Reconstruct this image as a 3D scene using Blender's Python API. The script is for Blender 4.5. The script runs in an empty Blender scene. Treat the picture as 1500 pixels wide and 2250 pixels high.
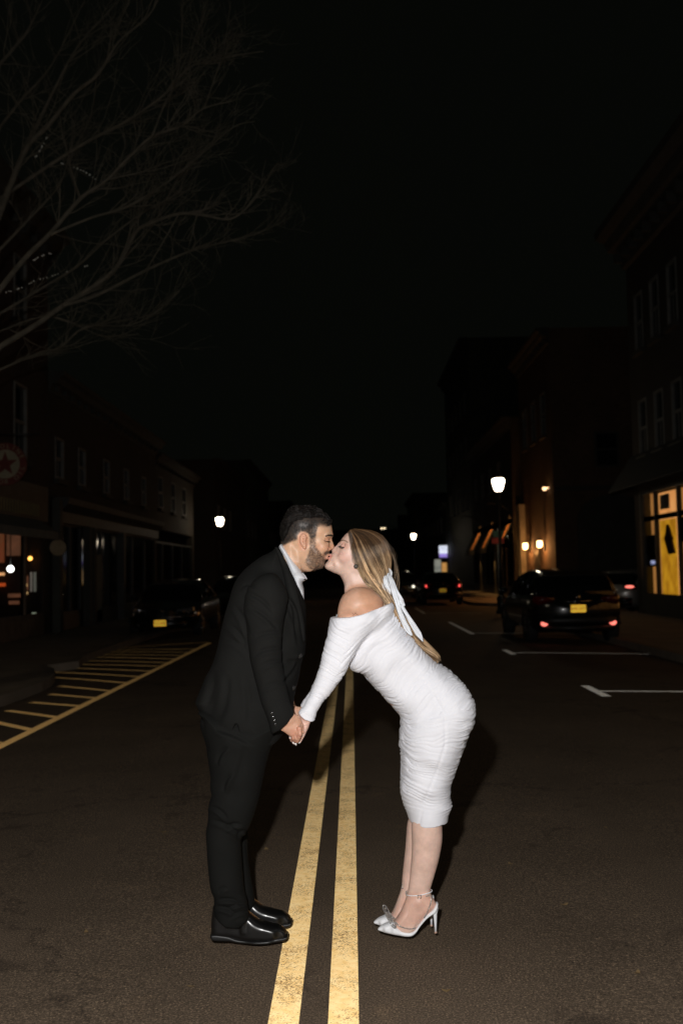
import bpy, bmesh, math, random
import numpy as np
from mathutils import Vector, Matrix, Euler
sc = bpy.context.scene
COL = sc.collection
R = math.radians
rng = random.Random(7)
nrng = np.random.default_rng(11)

# ---------------------------------------------------------------- camera
FPX = 2187.0                      # focal length in pixels of the 1500 x 2250 photograph (35 mm)
CAM_Z = 1.5
cam = bpy.data.cameras.new('camera'); cam_o = bpy.data.objects.new('camera', cam); COL.objects.link(cam_o)
cam.sensor_fit = 'VERTICAL'; cam.sensor_height = 36.0; cam.lens = 35.0
cam.clip_start = 0.05; cam.clip_end = 900
PITCH, YAW, ROLL = math.atan(132/FPX), math.atan(19/FPX), -0.02
CR = Matrix.Rotation(YAW, 4, 'Z') @ Matrix.Rotation(R(90)+PITCH, 4, 'X') @ Matrix.Rotation(ROLL, 4, 'Z')
cam_o.matrix_world = Matrix.Translation((0, 0, CAM_Z)) @ CR
sc.camera = cam_o
cam.dof.use_dof = True; cam.dof.focus_distance = 4.1; cam.dof.aperture_fstop = 2.8
R3 = np.array(CR.to_3x3())
CP = np.array([0, 0, CAM_Z])

# ---------------------------------------------------------------- night sky, flash, exposure
w = bpy.data.worlds.new('World'); sc.world = w; w.use_nodes = True
wn = w.node_tree.nodes; wl = w.node_tree.links
for n in list(wn): wn.remove(n)
wo = wn.new('ShaderNodeOutputWorld'); b1 = wn.new('ShaderNodeBackground'); b2 = wn.new('ShaderNodeBackground')
ad = wn.new('ShaderNodeAddShader'); sky = wn.new('ShaderNodeTexSky')
sky.sky_type = 'NISHITA'; sky.sun_disc = False; sky.sun_elevation = R(-9); sky.sun_rotation = R(200)
wl.new(sky.outputs[0], b1.inputs[0]); b1.inputs[1].default_value = 0.005
b2.inputs[0].default_value = (0.86, 1.0, 0.74, 1); b2.inputs[1].default_value = 0.0019   # skyglow of the town
wl.new(b1.outputs[0], ad.inputs[0]); wl.new(b2.outputs[0], ad.inputs[1]); wl.new(ad.outputs[0], wo.inputs[0])
fl = bpy.data.lights.new('camera_flash', 'POINT'); fl.energy = 675; fl.shadow_soft_size = 0.035; fl.color = (1.0, 0.975, 0.955)
flo = bpy.data.objects.new('camera_flash', fl); COL.objects.link(flo); flo.location = (-0.17, -0.02, 1.84)
sc.view_settings.view_transform = 'Standard'; sc.view_settings.look = 'None'
sc.view_settings.exposure = 0; sc.view_settings.gamma = 1; sc.view_settings.use_curve_mapping = False
sc.cycles.use_denoising = True
sc.cycles.max_bounces = 6; sc.cycles.sample_clamp_indirect = 4.0; sc.cycles.caustics_reflective = False; sc.cycles.caustics_refractive = False

# ---------------------------------------------------------------- pixel <-> world
def gz(x):                        # the road is crowned and falls about 2 % to each kerb
    return -0.0036*min(abs(x), 5.4)**2
def ray(px, py):
    d = R3 @ np.array([(px-750)/FPX, -(py-1125)/FPX, -1.0]); return d
def W(px, py, y):                 # the point at depth y that the photograph shows at (px, py)
    d = ray(px, py); t = y/d[1]; return CP + d*t
def G(px, py, dz=0.0):            # the point on the road
    d = ray(px, py); z = 0.0
    for _ in range(8):
        t = (z+dz-CAM_Z)/d[2]; z = gz(CP[0]+d[0]*t)
    p = CP+d*t; return p
def project(P):
    q = (P-CP) @ R3
    return 750+FPX*q[:, 0]/-q[:, 2], 1125-FPX*q[:, 1]/-q[:, 2]

# ---------------------------------------------------------------- materials
def mat(name, col=(.5, .5, .5), rough=.6, metal=0, emis=None, es=0, **kw):
    m = bpy.data.materials.new(name); m.use_nodes = True
    b = m.node_tree.nodes['Principled BSDF']
    b.inputs['Base Color'].default_value = (*col, 1); b.inputs['Roughness'].default_value = rough
    b.inputs['Metallic'].default_value = metal
    if emis: b.inputs['Emission Color'].default_value = (*emis, 1); b.inputs['Emission Strength'].default_value = es
    for k, v in kw.items(): b.inputs[k.replace('_', ' ')].default_value = v
    return m
def nd(m, t, **kw):
    n = m.node_tree.nodes.new(t)
    for k, v in kw.items(): setattr(n, k, v)
    return n
def lk(m, a, b): m.node_tree.links.new(a, b)
def bsdf(m): return m.node_tree.nodes['Principled BSDF']
def noise(m, scale, detail=4, rough=.5, coord=None, dist=0):
    n = nd(m, 'ShaderNodeTexNoise'); n.inputs['Scale'].default_value = scale; n.inputs['Detail'].default_value = detail
    n.inputs['Roughness'].default_value = rough; n.inputs['Distortion'].default_value = dist
    if coord is None:
        g = nd(m, 'ShaderNodeNewGeometry'); coord = g.outputs['Position']
    lk(m, coord, n.inputs['Vector']); return n
def ramp(m, fac, stops):
    r = nd(m, 'ShaderNodeValToRGB'); lk(m, fac, r.inputs[0]); e = r.color_ramp.elements
    while len(e) < len(stops): e.new(.5)
    for i, (p, c) in enumerate(stops):
        e[i].position = p; e[i].color = (*c, 1) if len(c) == 3 else c
    return r
def bump(m, h, strength=.3, dist=.002, prev=None):
    b = nd(m, 'ShaderNodeBump'); b.inputs['Strength'].default_value = strength; b.inputs['Distance'].default_value = dist
    lk(m, h, b.inputs['Height'])
    if prev: lk(m, prev.outputs[0], b.inputs['Normal'])
    return b
def mix(m, fac, a, b):
    x = nd(m, 'ShaderNodeMix', data_type='RGBA')
    if isinstance(fac, (int, float)): x.inputs[0].default_value = fac
    else: lk(m, fac, x.inputs[0])
    for v, s in ((a, 6), (b, 7)):
        if isinstance(v, tuple): x.inputs[s].default_value = (*v[:3], 1)
        else: lk(m, v, x.inputs[s])
    return x.outputs[2]
def simple_noise_mat(name, c1, c2, scale=6, rough=.7, bs=.2, bd=.003, **kw):
    m = mat(name, c1, rough, **kw); n = noise(m, scale, 6)
    lk(m, ramp(m, n.outputs[0], [(.35, c1), (.65, c2)]).outputs[0], bsdf(m).inputs['Base Color'])
    n2 = noise(m, scale*12, 3); b = bump(m, n2.outputs[0], bs, bd); lk(m, b.outputs[0], bsdf(m).inputs['Normal'])
    return m

M_SILVER = mat('silver', (.6, .6, .58), .2, metal=1)

# ---------------------------------------------------------------- objects and tags
def tag(o, label=None, cat=None, group=None, kind=None):
    for k, v in (('label', label), ('category', cat), ('group', group), ('kind', kind)):
        if v: o[k] = v
    return o
def empty(name, loc=(0, 0, 0), rz=0.0, **kw):
    o = bpy.data.objects.new(name, None); COL.objects.link(o); o.location = loc; o.rotation_euler = (0, 0, rz)
    o.empty_display_size = .2
    return tag(o, **kw)
def mesh_obj(name, me, m, parent=None, world=True):
    o = bpy.data.objects.new(name, me); COL.objects.link(o)
    if isinstance(m, (list, tuple)):
        for x in m: me.materials.append(x)
    elif m is not None: me.materials.append(m)
    if parent is not None:
        o.parent = parent
        if world:                     # vertices were given in world space; keep them there
            mw = Matrix.Identity(4); p = parent
            while p is not None:
                mw = Matrix.LocRotScale(p.location, p.rotation_euler, p.scale) @ mw
                p = p.parent
            o.matrix_local = mw.inverted()
    return o
class MB:                            # collects solids and links them as ONE mesh
    def __init__(s): s.v = []; s.f = []; s.mi = []; s.sm = []
    def add(s, vs, fs, mi=0, smooth=False):
        n = len(s.v); s.v += [tuple(map(float, v)) for v in vs]
        for f in fs: s.f.append(tuple(n+i for i in f)); s.mi.append(mi); s.sm.append(smooth)
    def box(s, x0, x1, y0, y1, z0, z1, mi=0):
        s.add([(x0, y0, z0), (x1, y0, z0), (x1, y1, z0), (x0, y1, z0), (x0, y0, z1), (x1, y0, z1), (x1, y1, z1), (x0, y1, z1)],
              [(0, 3, 2, 1), (4, 5, 6, 7), (0, 1, 5, 4), (1, 2, 6, 5), (2, 3, 7, 6), (3, 0, 4, 7)], mi)
    def prism(s, poly, y0, y1, axis='y', mi=0):   # polygon of 2-tuples extruded along an axis
        n = len(poly)
        def P(p, t):
            return {'y': (p[0], t, p[1]), 'x': (t, p[0], p[1]), 'z': (p[0], p[1], t)}[axis]
        s.add([P(p, y0) for p in poly]+[P(p, y1) for p in poly],
              [tuple(range(n)), tuple(range(2*n-1, n-1, -1))]+[(i, i+n, (i+1) % n+n, (i+1) % n) for i in range(n)], mi)
    def tube(s, pts, rads, n=8, mi=0, cap=True, smooth=True):
        pts = [np.array(p, float) for p in pts]
        if not hasattr(rads, '__len__'): rads = [rads]*len(pts)
        ref = None; base = len(s.v); vs = []
        for i, p in enumerate(pts):
            t = pts[min(i+1, len(pts)-1)]-pts[max(i-1, 0)]; t /= (np.linalg.norm(t)+1e-9)
            if ref is None: ref = np.array([0, 0, 1.]) if abs(t[2]) < .9 else np.array([1., 0, 0])
            u = ref-t*ref.dot(t); u /= (np.linalg.norm(u)+1e-9); ref = u; v = np.cross(t, u)
            for k in range(n):
                a = 2*math.pi*k/n; vs.append(p+rads[i]*(math.cos(a)*u+math.sin(a)*v))
        fs = [(i*n+k, i*n+(k+1) % n, (i+1)*n+(k+1) % n, (i+1)*n+k) for i in range(len(pts)-1) for k in range(n)]
        if cap: fs += [tuple(range(n-1, -1, -1)), tuple((len(pts)-1)*n+k for k in range(n))]
        s.add(vs, fs, mi, smooth)
    def lathe(s, prof, cx=0, cy=0, n=16, mi=0, smooth=True):   # prof: (radius, z)
        vs = [(cx+r*math.cos(2*math.pi*k/n), cy+r*math.sin(2*math.pi*k/n), z) for r, z in prof for k in range(n)]
        fs = [(i*n+k, i*n+(k+1) % n, (i+1)*n+(k+1) % n, (i+1)*n+k) for i in range(len(prof)-1) for k in range(n)]
        fs += [tuple(range(n-1, -1, -1)), tuple((len(prof)-1)*n+k for k in range(n))]
        s.add(vs, fs, mi, smooth)
    def ball(s, c, r, n=8, mi=0):
        rr = r if hasattr(r, '__len__') else (r, r, r); m = n//2+1
        vs = [(c[0]+rr[0]*math.sin(math.pi*i/m)*math.cos(2*math.pi*k/n), c[1]+rr[1]*math.sin(math.pi*i/m)*math.sin(2*math.pi*k/n), c[2]+rr[2]*math.cos(math.pi*i/m)) for i in range(1, m) for k in range(n)]
        vs += [(c[0], c[1], c[2]+rr[2]), (c[0], c[1], c[2]-rr[2])]; T = len(vs)-2
        fs = [(i*n+k, (i+1)*n+k, (i+1)*n+(k+1) % n, i*n+(k+1) % n) for i in range(m-2) for k in range(n)]
        fs += [(T, k, (k+1) % n) for k in range(n)]+[(T+1, (m-2)*n+(k+1) % n, (m-2)*n+k) for k in range(n)]
        s.add(vs, fs, mi, True)
    def build(s, name, m, parent=None, world=True, bevel=0):
        me = bpy.data.meshes.new(name); me.from_pydata(s.v, [], s.f)
        me.polygons.foreach_set('material_index', s.mi); me.polygons.foreach_set('use_smooth', s.sm); me.update()
        o = mesh_obj(name, me, m, parent, world)
        if bevel:
            md = o.modifiers.new('bevel', 'BEVEL'); md.width = bevel; md.segments = 2; md.limit_method = 'ANGLE'
        return o
def text_obj(txt, size, m, name, parent, mw, extrude=.004, flatten=True):
    c = bpy.data.curves.new(name, 'FONT'); c.body = txt; c.size = size; c.extrude = extrude; c.align_x = 'CENTER'; c.align_y = 'CENTER'
    t = bpy.data.objects.new('tmp', c); COL.objects.link(t)
    dg = bpy.context.evaluated_depsgraph_get(); me = bpy.data.meshes.new_from_object(t.evaluated_get(dg))
    bpy.data.objects.remove(t); me.transform(mw)
    return mesh_obj(name, me, m, parent)
def copy_tree(o, parent=None):
    c = o.copy(); COL.objects.link(c)
    if parent is not None: c.parent = parent
    for ch in list(o.children): copy_tree(ch, c)
    return c
# ---------------------------------------------------------------- sculpting by distance fields
def cr(pts, n=6, closed=True):
    P = np.array(pts, float); N = len(P); out = []
    for i in range(N if closed else N-1):
        if closed: p0, p1, p2, p3 = P[(i-1) % N], P[i], P[(i+1) % N], P[(i+2) % N]
        else: p0, p1, p2, p3 = P[max(i-1, 0)], P[i], P[i+1], P[min(i+2, N-1)]
        for k in range(n):
            t = k/n; out.append(.5*((2*p1)+(-p0+p2)*t+(2*p0-5*p1+4*p2-p3)*t*t+(-p0+3*p1-3*p2+p3)*t**3))
    if not closed: out.append(P[-1])
    return np.array(out)
def polysdf(X, Z, poly):              # distance, positive inside
    d = np.full(X.shape, 1e9, np.float32); ins = np.zeros(X.shape, bool); N = len(poly)
    for i in range(N):
        ax, az = poly[i]; bx, bz = poly[(i+1) % N]; ex, ez = bx-ax, bz-az
        wx, wz = X-ax, Z-az; t = np.clip((wx*ex+wz*ez)/(ex*ex+ez*ez+1e-12), 0, 1)
        d = np.minimum(d, (wx-ex*t)**2+(wz-ez*t)**2)
        c = ((az > Z) != (bz > Z)) & (X < (bx-ax)*(Z-az)/((bz-az) if bz != az else 1e-12)+ax)
        ins ^= c
    d = np.sqrt(d); return np.where(ins, d, -d)
def XZ(pts, y): return np.array([W(p[0], p[1], y)[[0, 2]] for p in pts])
class Field:
    def __init__(s, lo, hi, h):
        s.lo = np.array(lo, float); s.h = h; s.n = (np.ceil((np.array(hi)-s.lo)/h)+1).astype(int)
        s.F = np.full(tuple(s.n), .05, np.float32)
        s.ax = [(s.lo[i]+h*np.arange(s.n[i])).astype(np.float32) for i in range(3)]
    def _sl(s, lo, hi):
        a = np.clip(np.floor((np.array(lo)-s.lo)/s.h).astype(int), 0, s.n); b = np.clip(np.ceil((np.array(hi)-s.lo)/s.h).astype(int)+1, 0, s.n)
        return tuple(slice(int(x), int(y)) for x, y in zip(a, b))
    def _mix(s, sl, d, k, mode):
        f = s.F[sl]
        if mode == 'add':
            h = np.maximum(k-np.abs(f-d), 0)/max(k, 1e-6); s.F[sl] = np.minimum(f, d)-h*h*k*.25
        else:                          # sub
            d = -d; h = np.maximum(k-np.abs(f-d), 0)/max(k, 1e-6); s.F[sl] = np.maximum(f, d)+h*h*k*.25
    def grid(s, sl): return s.ax[0][sl[0]][:, None, None], s.ax[1][sl[1]][None, :, None], s.ax[2][sl[2]][None, None, :]
    def ecap(s, p0, p1, r0, r1, k=.01, mode='add', flat=1.0):   # r: (in side plane, in depth)
        p0 = np.array(p0, float); p1 = np.array(p1, float)
        r0 = r0 if hasattr(r0, '__len__') else (r0, r0); r1 = r1 if hasattr(r1, '__len__') else (r1, r1)
        m = max(*r0, *r1)+k+.012; sl = s._sl(np.minimum(p0, p1)-m, np.maximum(p0, p1)+m)
        X, Y, Z = s.grid(sl)
        if 0 in (X.size, Y.size, Z.size): return
        a = p1-p0; L = np.linalg.norm(a)+1e-9; a = a/L
        v = np.array([0, 1., 0]); v = v-a*a.dot(v)
        if np.linalg.norm(v) < .2: v = np.array([0, 0, 1.])-a*a[2]
        v /= np.linalg.norm(v); u = np.cross(a, v)
        qx, qy, qz = X-p0[0], Y-p0[1], Z-p0[2]
        al = qx*a[0]+qy*a[1]+qz*a[2]; t = np.clip(al/L, 0, 1); wv = al-t*L
        U = qx*u[0]+qy*u[1]+qz*u[2]; V = qx*v[0]+qy*v[1]+qz*v[2]
        A = r0[0]+(r1[0]-r0[0])*t; B = r0[1]+(r1[1]-r0[1])*t; M = np.minimum(A, B)
        d = (np.sqrt((U/A)**2+(V/B)**2+(wv/(M*flat))**2)-1)*M
        s._mix(sl, d.astype(np.float32), k, mode)
    def ell(s, c, r, rot=0.0, k=.01, mode='add', rotz=0.0):
        c = np.array(c, float); m = max(r)+k+.012; sl = s._sl(c-m, c+m); X, Y, Z = s.grid(sl)
        if 0 in (X.size, Y.size, Z.size): return
        x, y, z = X-c[0], Y-c[1], Z-c[2]
        if rotz: x, y = x*math.cos(rotz)+y*math.sin(rotz), -x*math.sin(rotz)+y*math.cos(rotz)
        ca, sa = math.cos(rot), math.sin(rot); x2 = x*ca+z*sa; z2 = -x*sa+z*ca
        d = (np.sqrt((x2/r[0])**2+(y/r[1])**2+(z2/r[2])**2)-1)*min(r)
        s._mix(sl, d.astype(np.float32), k, mode)
    def inflate(s, poly, yc, ctrl, k=.01, mode='add', smooth=6, e=2.0, grow=0.0):
        # poly in photo pixels on the plane y=yc; ctrl: (px,py, a, b, dy): half size in the plane, half depth, depth offset
        P = XZ(cr(poly, smooth) if smooth > 1 else poly, yc)
        C = np.array([(*W(c[0], c[1], yc)[[0, 2]], c[2], c[3], c[4] if len(c) > 4 else 0) for c in ctrl])
        bm = C[:, 3].max(); ym = np.abs(C[:, 4]).max(); m = .02+k
        lo = (P[:, 0].min()-m, yc-bm-ym-m, P[:, 1].min()-m); hi = (P[:, 0].max()+m, yc+bm+ym+m, P[:, 1].max()+m)
        sl = s._sl(lo, hi); X, Y, Z = s.grid(sl)
        if 0 in (X.size, Y.size, Z.size): return
        x2, z2 = np.broadcast_arrays(X[:, 0, :], Z[0, :, :]); dl = polysdf(x2, z2, P)+grow
        ww = [1/((x2-c[0])**2+(z2-c[1])**2+1e-5)**1.5 for c in C]; S = sum(ww)
        A, B, O = [(sum(wi*c[j] for wi, c in zip(ww, C))/S).astype(np.float32)[:, None, :] for j in (2, 3, 4)]
        dl = dl.astype(np.float32)[:, None, :]
        u = np.maximum(A-dl, 0)/A; v = np.abs(Y-yc-O)/B
        r = (u**e+v**e)**(1/e)
        s._mix(sl, ((r-1)*np.minimum(A, B)).astype(np.float32), k, mode)
    def prism(s, poly, yc, keep=True, smooth=1, k=.002):        # keep / drop what lies inside the outline, through all depths
        P = XZ(cr(poly, smooth) if smooth > 1 else poly, yc)
        x2, z2 = np.broadcast_arrays(s.ax[0][:, None], s.ax[2][None, :]); dl = polysdf(x2, z2, P).astype(np.float32)[:, None, :]
        if keep: s.F = np.maximum(s.F, -dl)
        else: s.F = np.maximum(s.F, dl)
    def nets(s, iters=2):
        F = s.F; n = F.shape; I = F < 0
        cnt = np.zeros((n[0]-1, n[1]-1, n[2]-1), np.int8)
        offs = [(i, j, k) for i in (0, 1) for j in (0, 1) for k in (0, 1)]
        for o in offs: cnt += I[o[0]:n[0]-1+o[0], o[1]:n[1]-1+o[1], o[2]:n[2]-1+o[2]]
        act = (cnt > 0) & (cnt < 8); idx = np.argwhere(act); N = len(idx)
        cid = np.full(cnt.shape, -1, np.int32); cid[act] = np.arange(N)
        vals = np.stack([F[idx[:, 0]+o[0], idx[:, 1]+o[1], idx[:, 2]+o[2]] for o in offs], 1)
        acc = np.zeros((N, 3)); c = np.zeros(N)
        for a in range(8):
            for b in range(a+1, 8):
                oa, ob = np.array(offs[a]), np.array(offs[b])
                if np.abs(oa-ob).sum() != 1: continue
                m = (vals[:, a] < 0) != (vals[:, b] < 0); t = vals[m, a]/(vals[m, a]-vals[m, b])
                acc[m] += oa+(ob-oa)*t[:, None]; c[m] += 1
        V = s.lo+s.h*(idx+acc/c[:, None])
        Q = []
        for axis in range(3):
            sa = [slice(0, m) for m in n]; sb = list(sa)
            sa[axis] = slice(0, n[axis]-1); sb[axis] = slice(1, n[axis])
            A, B = I[tuple(sa)], I[tuple(sb)]; E = np.argwhere(A != B); o1, o2 = (axis+1) % 3, (axis+2) % 3
            E = E[(E[:, o1] > 0) & (E[:, o2] > 0) & (E[:, o1] < n[o1]-1) & (E[:, o2] < n[o2]-1)]
            inside = A[E[:, 0], E[:, 1], E[:, 2]]
            def cc(d1, d2):
                e = E.copy(); e[:, o1] -= d1; e[:, o2] -= d2; return cid[e[:, 0], e[:, 1], e[:, 2]]
            q = np.stack([cc(1, 1), cc(0, 1), cc(0, 0), cc(1, 0)], 1)
            q[~inside] = q[~inside][:, ::-1]; Q.append(q)
        Q = np.concatenate(Q); Q = Q[(Q >= 0).all(1)]
        return smooth_mesh(V, Q, iters), Q
def smooth_mesh(V, Q, iters, lam=.5, mask=None):
    e = np.concatenate([Q[:, [0, 1]], Q[:, [1, 2]], Q[:, [2, 3]], Q[:, [3, 0]]]); a = np.concatenate([e[:, 0], e[:, 1]]); b = np.concatenate([e[:, 1], e[:, 0]])
    n = len(V); dg = np.maximum(np.bincount(a, minlength=n), 1)
    for it in range(iters*2):
        L = np.stack([np.bincount(a, V[b, k], n) for k in range(3)], 1)/dg[:, None]-V
        f = lam if it % 2 == 0 else -lam*1.03
        V = V+L*(f if mask is None else (f*mask)[:, None])
    return V
def normals(V, Q):
    a = V[Q[:, 2]]-V[Q[:, 0]]; b = V[Q[:, 3]]-V[Q[:, 1]]; fn = np.cross(a, b); N = np.zeros_like(V)
    for k in range(4):
        for c in range(3): N[:, c] += np.bincount(Q[:, k], fn[:, c], len(V))
    return N/(np.linalg.norm(N, axis=1, keepdims=True)+1e-12)
def quad_obj(name, V, Q, m, parent=None, col=None, sval=None):
    used = np.unique(Q); mp = np.full(len(V), -1); mp[used] = np.arange(len(used)); V = V[used]; Q = mp[Q]
    me = bpy.data.meshes.new(name); me.vertices.add(len(V)); me.vertices.foreach_set('co', V.astype(np.float32).ravel())
    me.loops.add(Q.size); me.loops.foreach_set('vertex_index', Q.astype(np.int32).ravel())
    me.polygons.add(len(Q)); me.polygons.foreach_set('loop_start', np.arange(0, Q.size, 4, dtype=np.int32)); me.polygons.foreach_set('loop_total', np.full(len(Q), 4, np.int32))
    me.update(); me.validate(); me.polygons.foreach_set('use_smooth', np.ones(len(me.polygons), bool))
    if col is not None:
        at = me.color_attributes.new('tint', 'FLOAT_COLOR', 'POINT'); c = np.ones((len(V), 4), np.float32); c[:, :3] = col[used]; at.data.foreach_set('color', c.ravel())
    return mesh_obj(name, me, m, parent)
def _h(i, j, k):
    n = (i*374761393+j*668265263+k*2147483647+1013904223) & 0xffffffff
    n = ((n ^ (n >> 13))*1274126177) & 0xffffffff; n = n ^ (n >> 16); return (n & 0xffff)/65535.0
def vn(P):                             # value noise, -1..1
    P = np.asarray(P, float); i = np.floor(P).astype(np.int64); f = P-i; f = f*f*(3-2*f); r = 0
    for a in (0, 1):
        for b in (0, 1):
            for c in (0, 1):
                wgt = (f[:, 0] if a else 1-f[:, 0])*(f[:, 1] if b else 1-f[:, 1])*(f[:, 2] if c else 1-f[:, 2])
                r = r+wgt*_h(i[:, 0]+a, i[:, 1]+b, i[:, 2]+c)
    return r*2-1
def region(px, py, poly, soft=1.5, smooth=5):     # 0..1 inside an outline given in photo pixels
    d = polysdf(px, py, cr(poly, smooth) if smooth > 1 else np.array(poly, float)); return np.clip(d/soft+.5, 0, 1)
def stroke(px, py, pts, wdt):
    d = np.full(px.shape, 1e9)
    for (ax, ay), (bx, by) in zip(pts[:-1], pts[1:]):
        ex, ey = bx-ax, by-ay; t = np.clip(((px-ax)*ex+(py-ay)*ey)/(ex*ex+ey*ey), 0, 1); d = np.minimum(d, np.hypot(px-ax-ex*t, py-ay-ey*t))
    return np.clip((wdt-d)/max(wdt*.6, .3), 0, 1)
def spine(P, pts, y):                  # arc length along a side-view path, signed offset from it
    S = XZ(pts, y); best = np.full(len(P), 1e9); s = np.zeros(len(P)); off = np.zeros(len(P)); L = 0
    for a, b in zip(S[:-1], S[1:]):
        e = b-a; l = np.linalg.norm(e); e = e/l; q = P[:, [0, 2]]-a; t = q@e; tc = np.clip(t, 0, l)
        d = np.hypot(q[:, 0]-e[0]*tc, q[:, 1]-e[1]*tc); m = d < best
        best[m] = d[m]; s[m] = L+t[m]; off[m] = (q[:, 0]*-e[1]+q[:, 1]*e[0])[m]; L += l
    return s, off
# ================================================================ the street
def grid_mesh(xs, ys, zf):
    v = [(x, y, zf(x, y)) for y in ys for x in xs]; n = len(xs)
    f = [(j*n+i, j*n+i+1, (j+1)*n+i+1, (j+1)*n+i) for j in range(len(ys)-1) for i in range(n-1)]; return v, f
def asphalt():
    m = mat('asphalt', (.05, .04, .03), .82); b = bsdf(m)
    n1 = noise(m, .9, 5, .6); n2 = noise(m, 125, 3, .75); n3 = noise(m, 14, 4)
    c = ramp(m, n1.outputs[0], [(.3, (.112, .080, .052)), (.7, (.158, .114, .076))]).outputs[0]
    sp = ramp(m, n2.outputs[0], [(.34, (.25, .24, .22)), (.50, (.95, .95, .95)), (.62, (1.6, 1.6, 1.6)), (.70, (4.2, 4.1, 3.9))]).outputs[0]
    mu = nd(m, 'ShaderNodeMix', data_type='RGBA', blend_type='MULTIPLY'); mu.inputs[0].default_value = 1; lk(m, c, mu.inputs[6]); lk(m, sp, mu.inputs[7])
    st = ramp(m, noise(m, 2.3, 6, .65, dist=.6).outputs[0], [(.30, (.40, .38, .37)), (.40, (1, 1, 1)), (.60, (1, 1, 1)), (.74, (1.5, 1.42, 1.3))]).outputs[0]
    mu2 = nd(m, 'ShaderNodeMix', data_type='RGBA', blend_type='MULTIPLY'); mu2.inputs[0].default_value = .8; lk(m, mu.outputs[2], mu2.inputs[6]); lk(m, st, mu2.inputs[7])
    vo = nd(m, 'ShaderNodeTexVoronoi', feature='DISTANCE_TO_EDGE'); vo.inputs['Scale'].default_value = .22; wv = noise(m, 1.1, 6, .7); gm = nd(m, 'ShaderNodeNewGeometry')
    vx = nd(m, 'ShaderNodeVectorMath', operation='MULTIPLY_ADD'); lk(m, wv.outputs['Color'], vx.inputs[0]); vx.inputs[1].default_value = (1.6, 1.6, 0); lk(m, gm.outputs['Position'], vx.inputs[2]); lk(m, vx.outputs[0], vo.inputs['Vector'])
    ck = ramp(m, vo.outputs['Distance'], [(.0, (.25, .24, .24)), (.0022, (.45, .44, .44)), (.0045, (1, 1, 1))]); mu3 = nd(m, 'ShaderNodeMix', data_type='RGBA', blend_type='MULTIPLY'); mu3.inputs[0].default_value = .7; lk(m, mu2.outputs[2], mu3.inputs[6]); lk(m, ck.outputs[0], mu3.inputs[7])
    lk(m, mu3.outputs[2], b.inputs['Base Color']); b.inputs['Specular IOR Level'].default_value = .35
    bp = bump(m, n2.outputs[0], .9, .004); bp2 = bump(m, n3.outputs[0], .25, .006, bp); lk(m, bp2.outputs[0], b.inputs['Normal']); return m
M_ASPH = asphalt()
def beaded(name, base, dark, gain, wear=.5, rough=.5):
    # glass-bead / prismatic sheeting: diffuse colour plus a lobe that sends light back where it came from
    m = mat(name, base, .75); b = bsdf(m); nt = m.node_tree
    n1 = noise(m, 5, 6, .65); n2 = noise(m, 160, 3, .7); n3 = noise(m, 26, 5, .6)
    r1 = ramp(m, n3.outputs[0], [(.38, base), (.72, tuple(c*k for c, k in zip(base, (.86, .74, .52))))])
    w1 = nd(m, 'ShaderNodeMath', operation='MULTIPLY_ADD'); lk(m, n1.outputs[0], w1.inputs[0]); w1.inputs[1].default_value = .55; lk(m, n2.outputs[0], w1.inputs[2])
    wr = ramp(m, w1.outputs[0], [(wear+.36, (0, 0, 0)), (wear+.42, (1, 1, 1))])
    c = mix(m, wr.outputs[0], r1.outputs[0], dark); lk(m, c, b.inputs['Base Color'])
    g = nd(m, 'ShaderNodeBsdfGlossy'); g.inputs['Roughness'].default_value = rough; ge = nd(m, 'ShaderNodeNewGeometry'); lk(m, ge.outputs['Incoming'], g.inputs['Normal'])
    k = nd(m, 'ShaderNodeMix', data_type='RGBA', blend_type='MULTIPLY'); k.inputs[0].default_value = 1; lk(m, c, k.inputs[6]); k.inputs[7].default_value = (gain, gain, gain, 1); lk(m, k.outputs[2], g.inputs['Color'])
    a = nd(m, 'ShaderNodeAddShader'); lk(m, b.outputs[0], a.inputs[0]); lk(m, g.outputs[0], a.inputs[1]); lk(m, a.outputs[0], nt.nodes['Material Output'].inputs['Surface'])
    bp = bump(m, n2.outputs[0], .5, .002); lk(m, bp.outputs[0], b.inputs['Normal']); return m
M_YEL = beaded('yellow_road_paint', (.86, .635, .31), (.22, .12, .045), .21, .475)
M_YEL2 = beaded('yellow_hatch_paint', (.66, .42, .16), (.10, .07, .04), .36, .56)
M_WHT = beaded('white_road_paint', (.62, .61, .58), (.10, .09, .08), .5, .55)
xs = sorted(set([-400, -200, -90, -40, -20, -12, -8, -5.4, -4.8, -4, -3.2, -2.4, -1.8, -1.2, -.8, -.4, 0, .4, .8, 1.2, 1.8, 2.4, 3.2, 4, 4.8, 5.4, 8, 12, 20, 40, 90, 200, 400]))
v, f = grid_mesh(xs, [-12, -4, 0, 2, 4, 6, 10, 20, 40, 80, 160, 400, 800], lambda x, y: gz(x))
b = MB(); b.add(v, f, 0, True); tag(b.build('road', M_ASPH), kind='structure')
def strip(mb, a, c, wid, lift=.004, n=1, w2=None):     # flat paint from point a to c on the road
    a = np.array(a)[:2]; c = np.array(c)[:2]; d = c-a; L = np.linalg.norm(d); d /= L; q = np.array([-d[1], d[0]])
    w2 = wid if w2 is None else w2; vs = []
    for i in range(n+1):
        p = a+d*L*i/n; ww = wid+(w2-wid)*i/n
        for s in (-.5, .5): e = p+q*ww*s; vs.append((e[0], e[1], gz(e[0])+lift))
    mb.add(vs, [(2*i+1, 2*i, 2*i+2, 2*i+3) for i in range(n)])
b = MB(); xl, xr = G(622.5, 2250)[0], G(754.5, 2250)[0]
for xx in (xl, xr): strip(b, (xx, -3), (xx, 260), .103, n=40)
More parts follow.
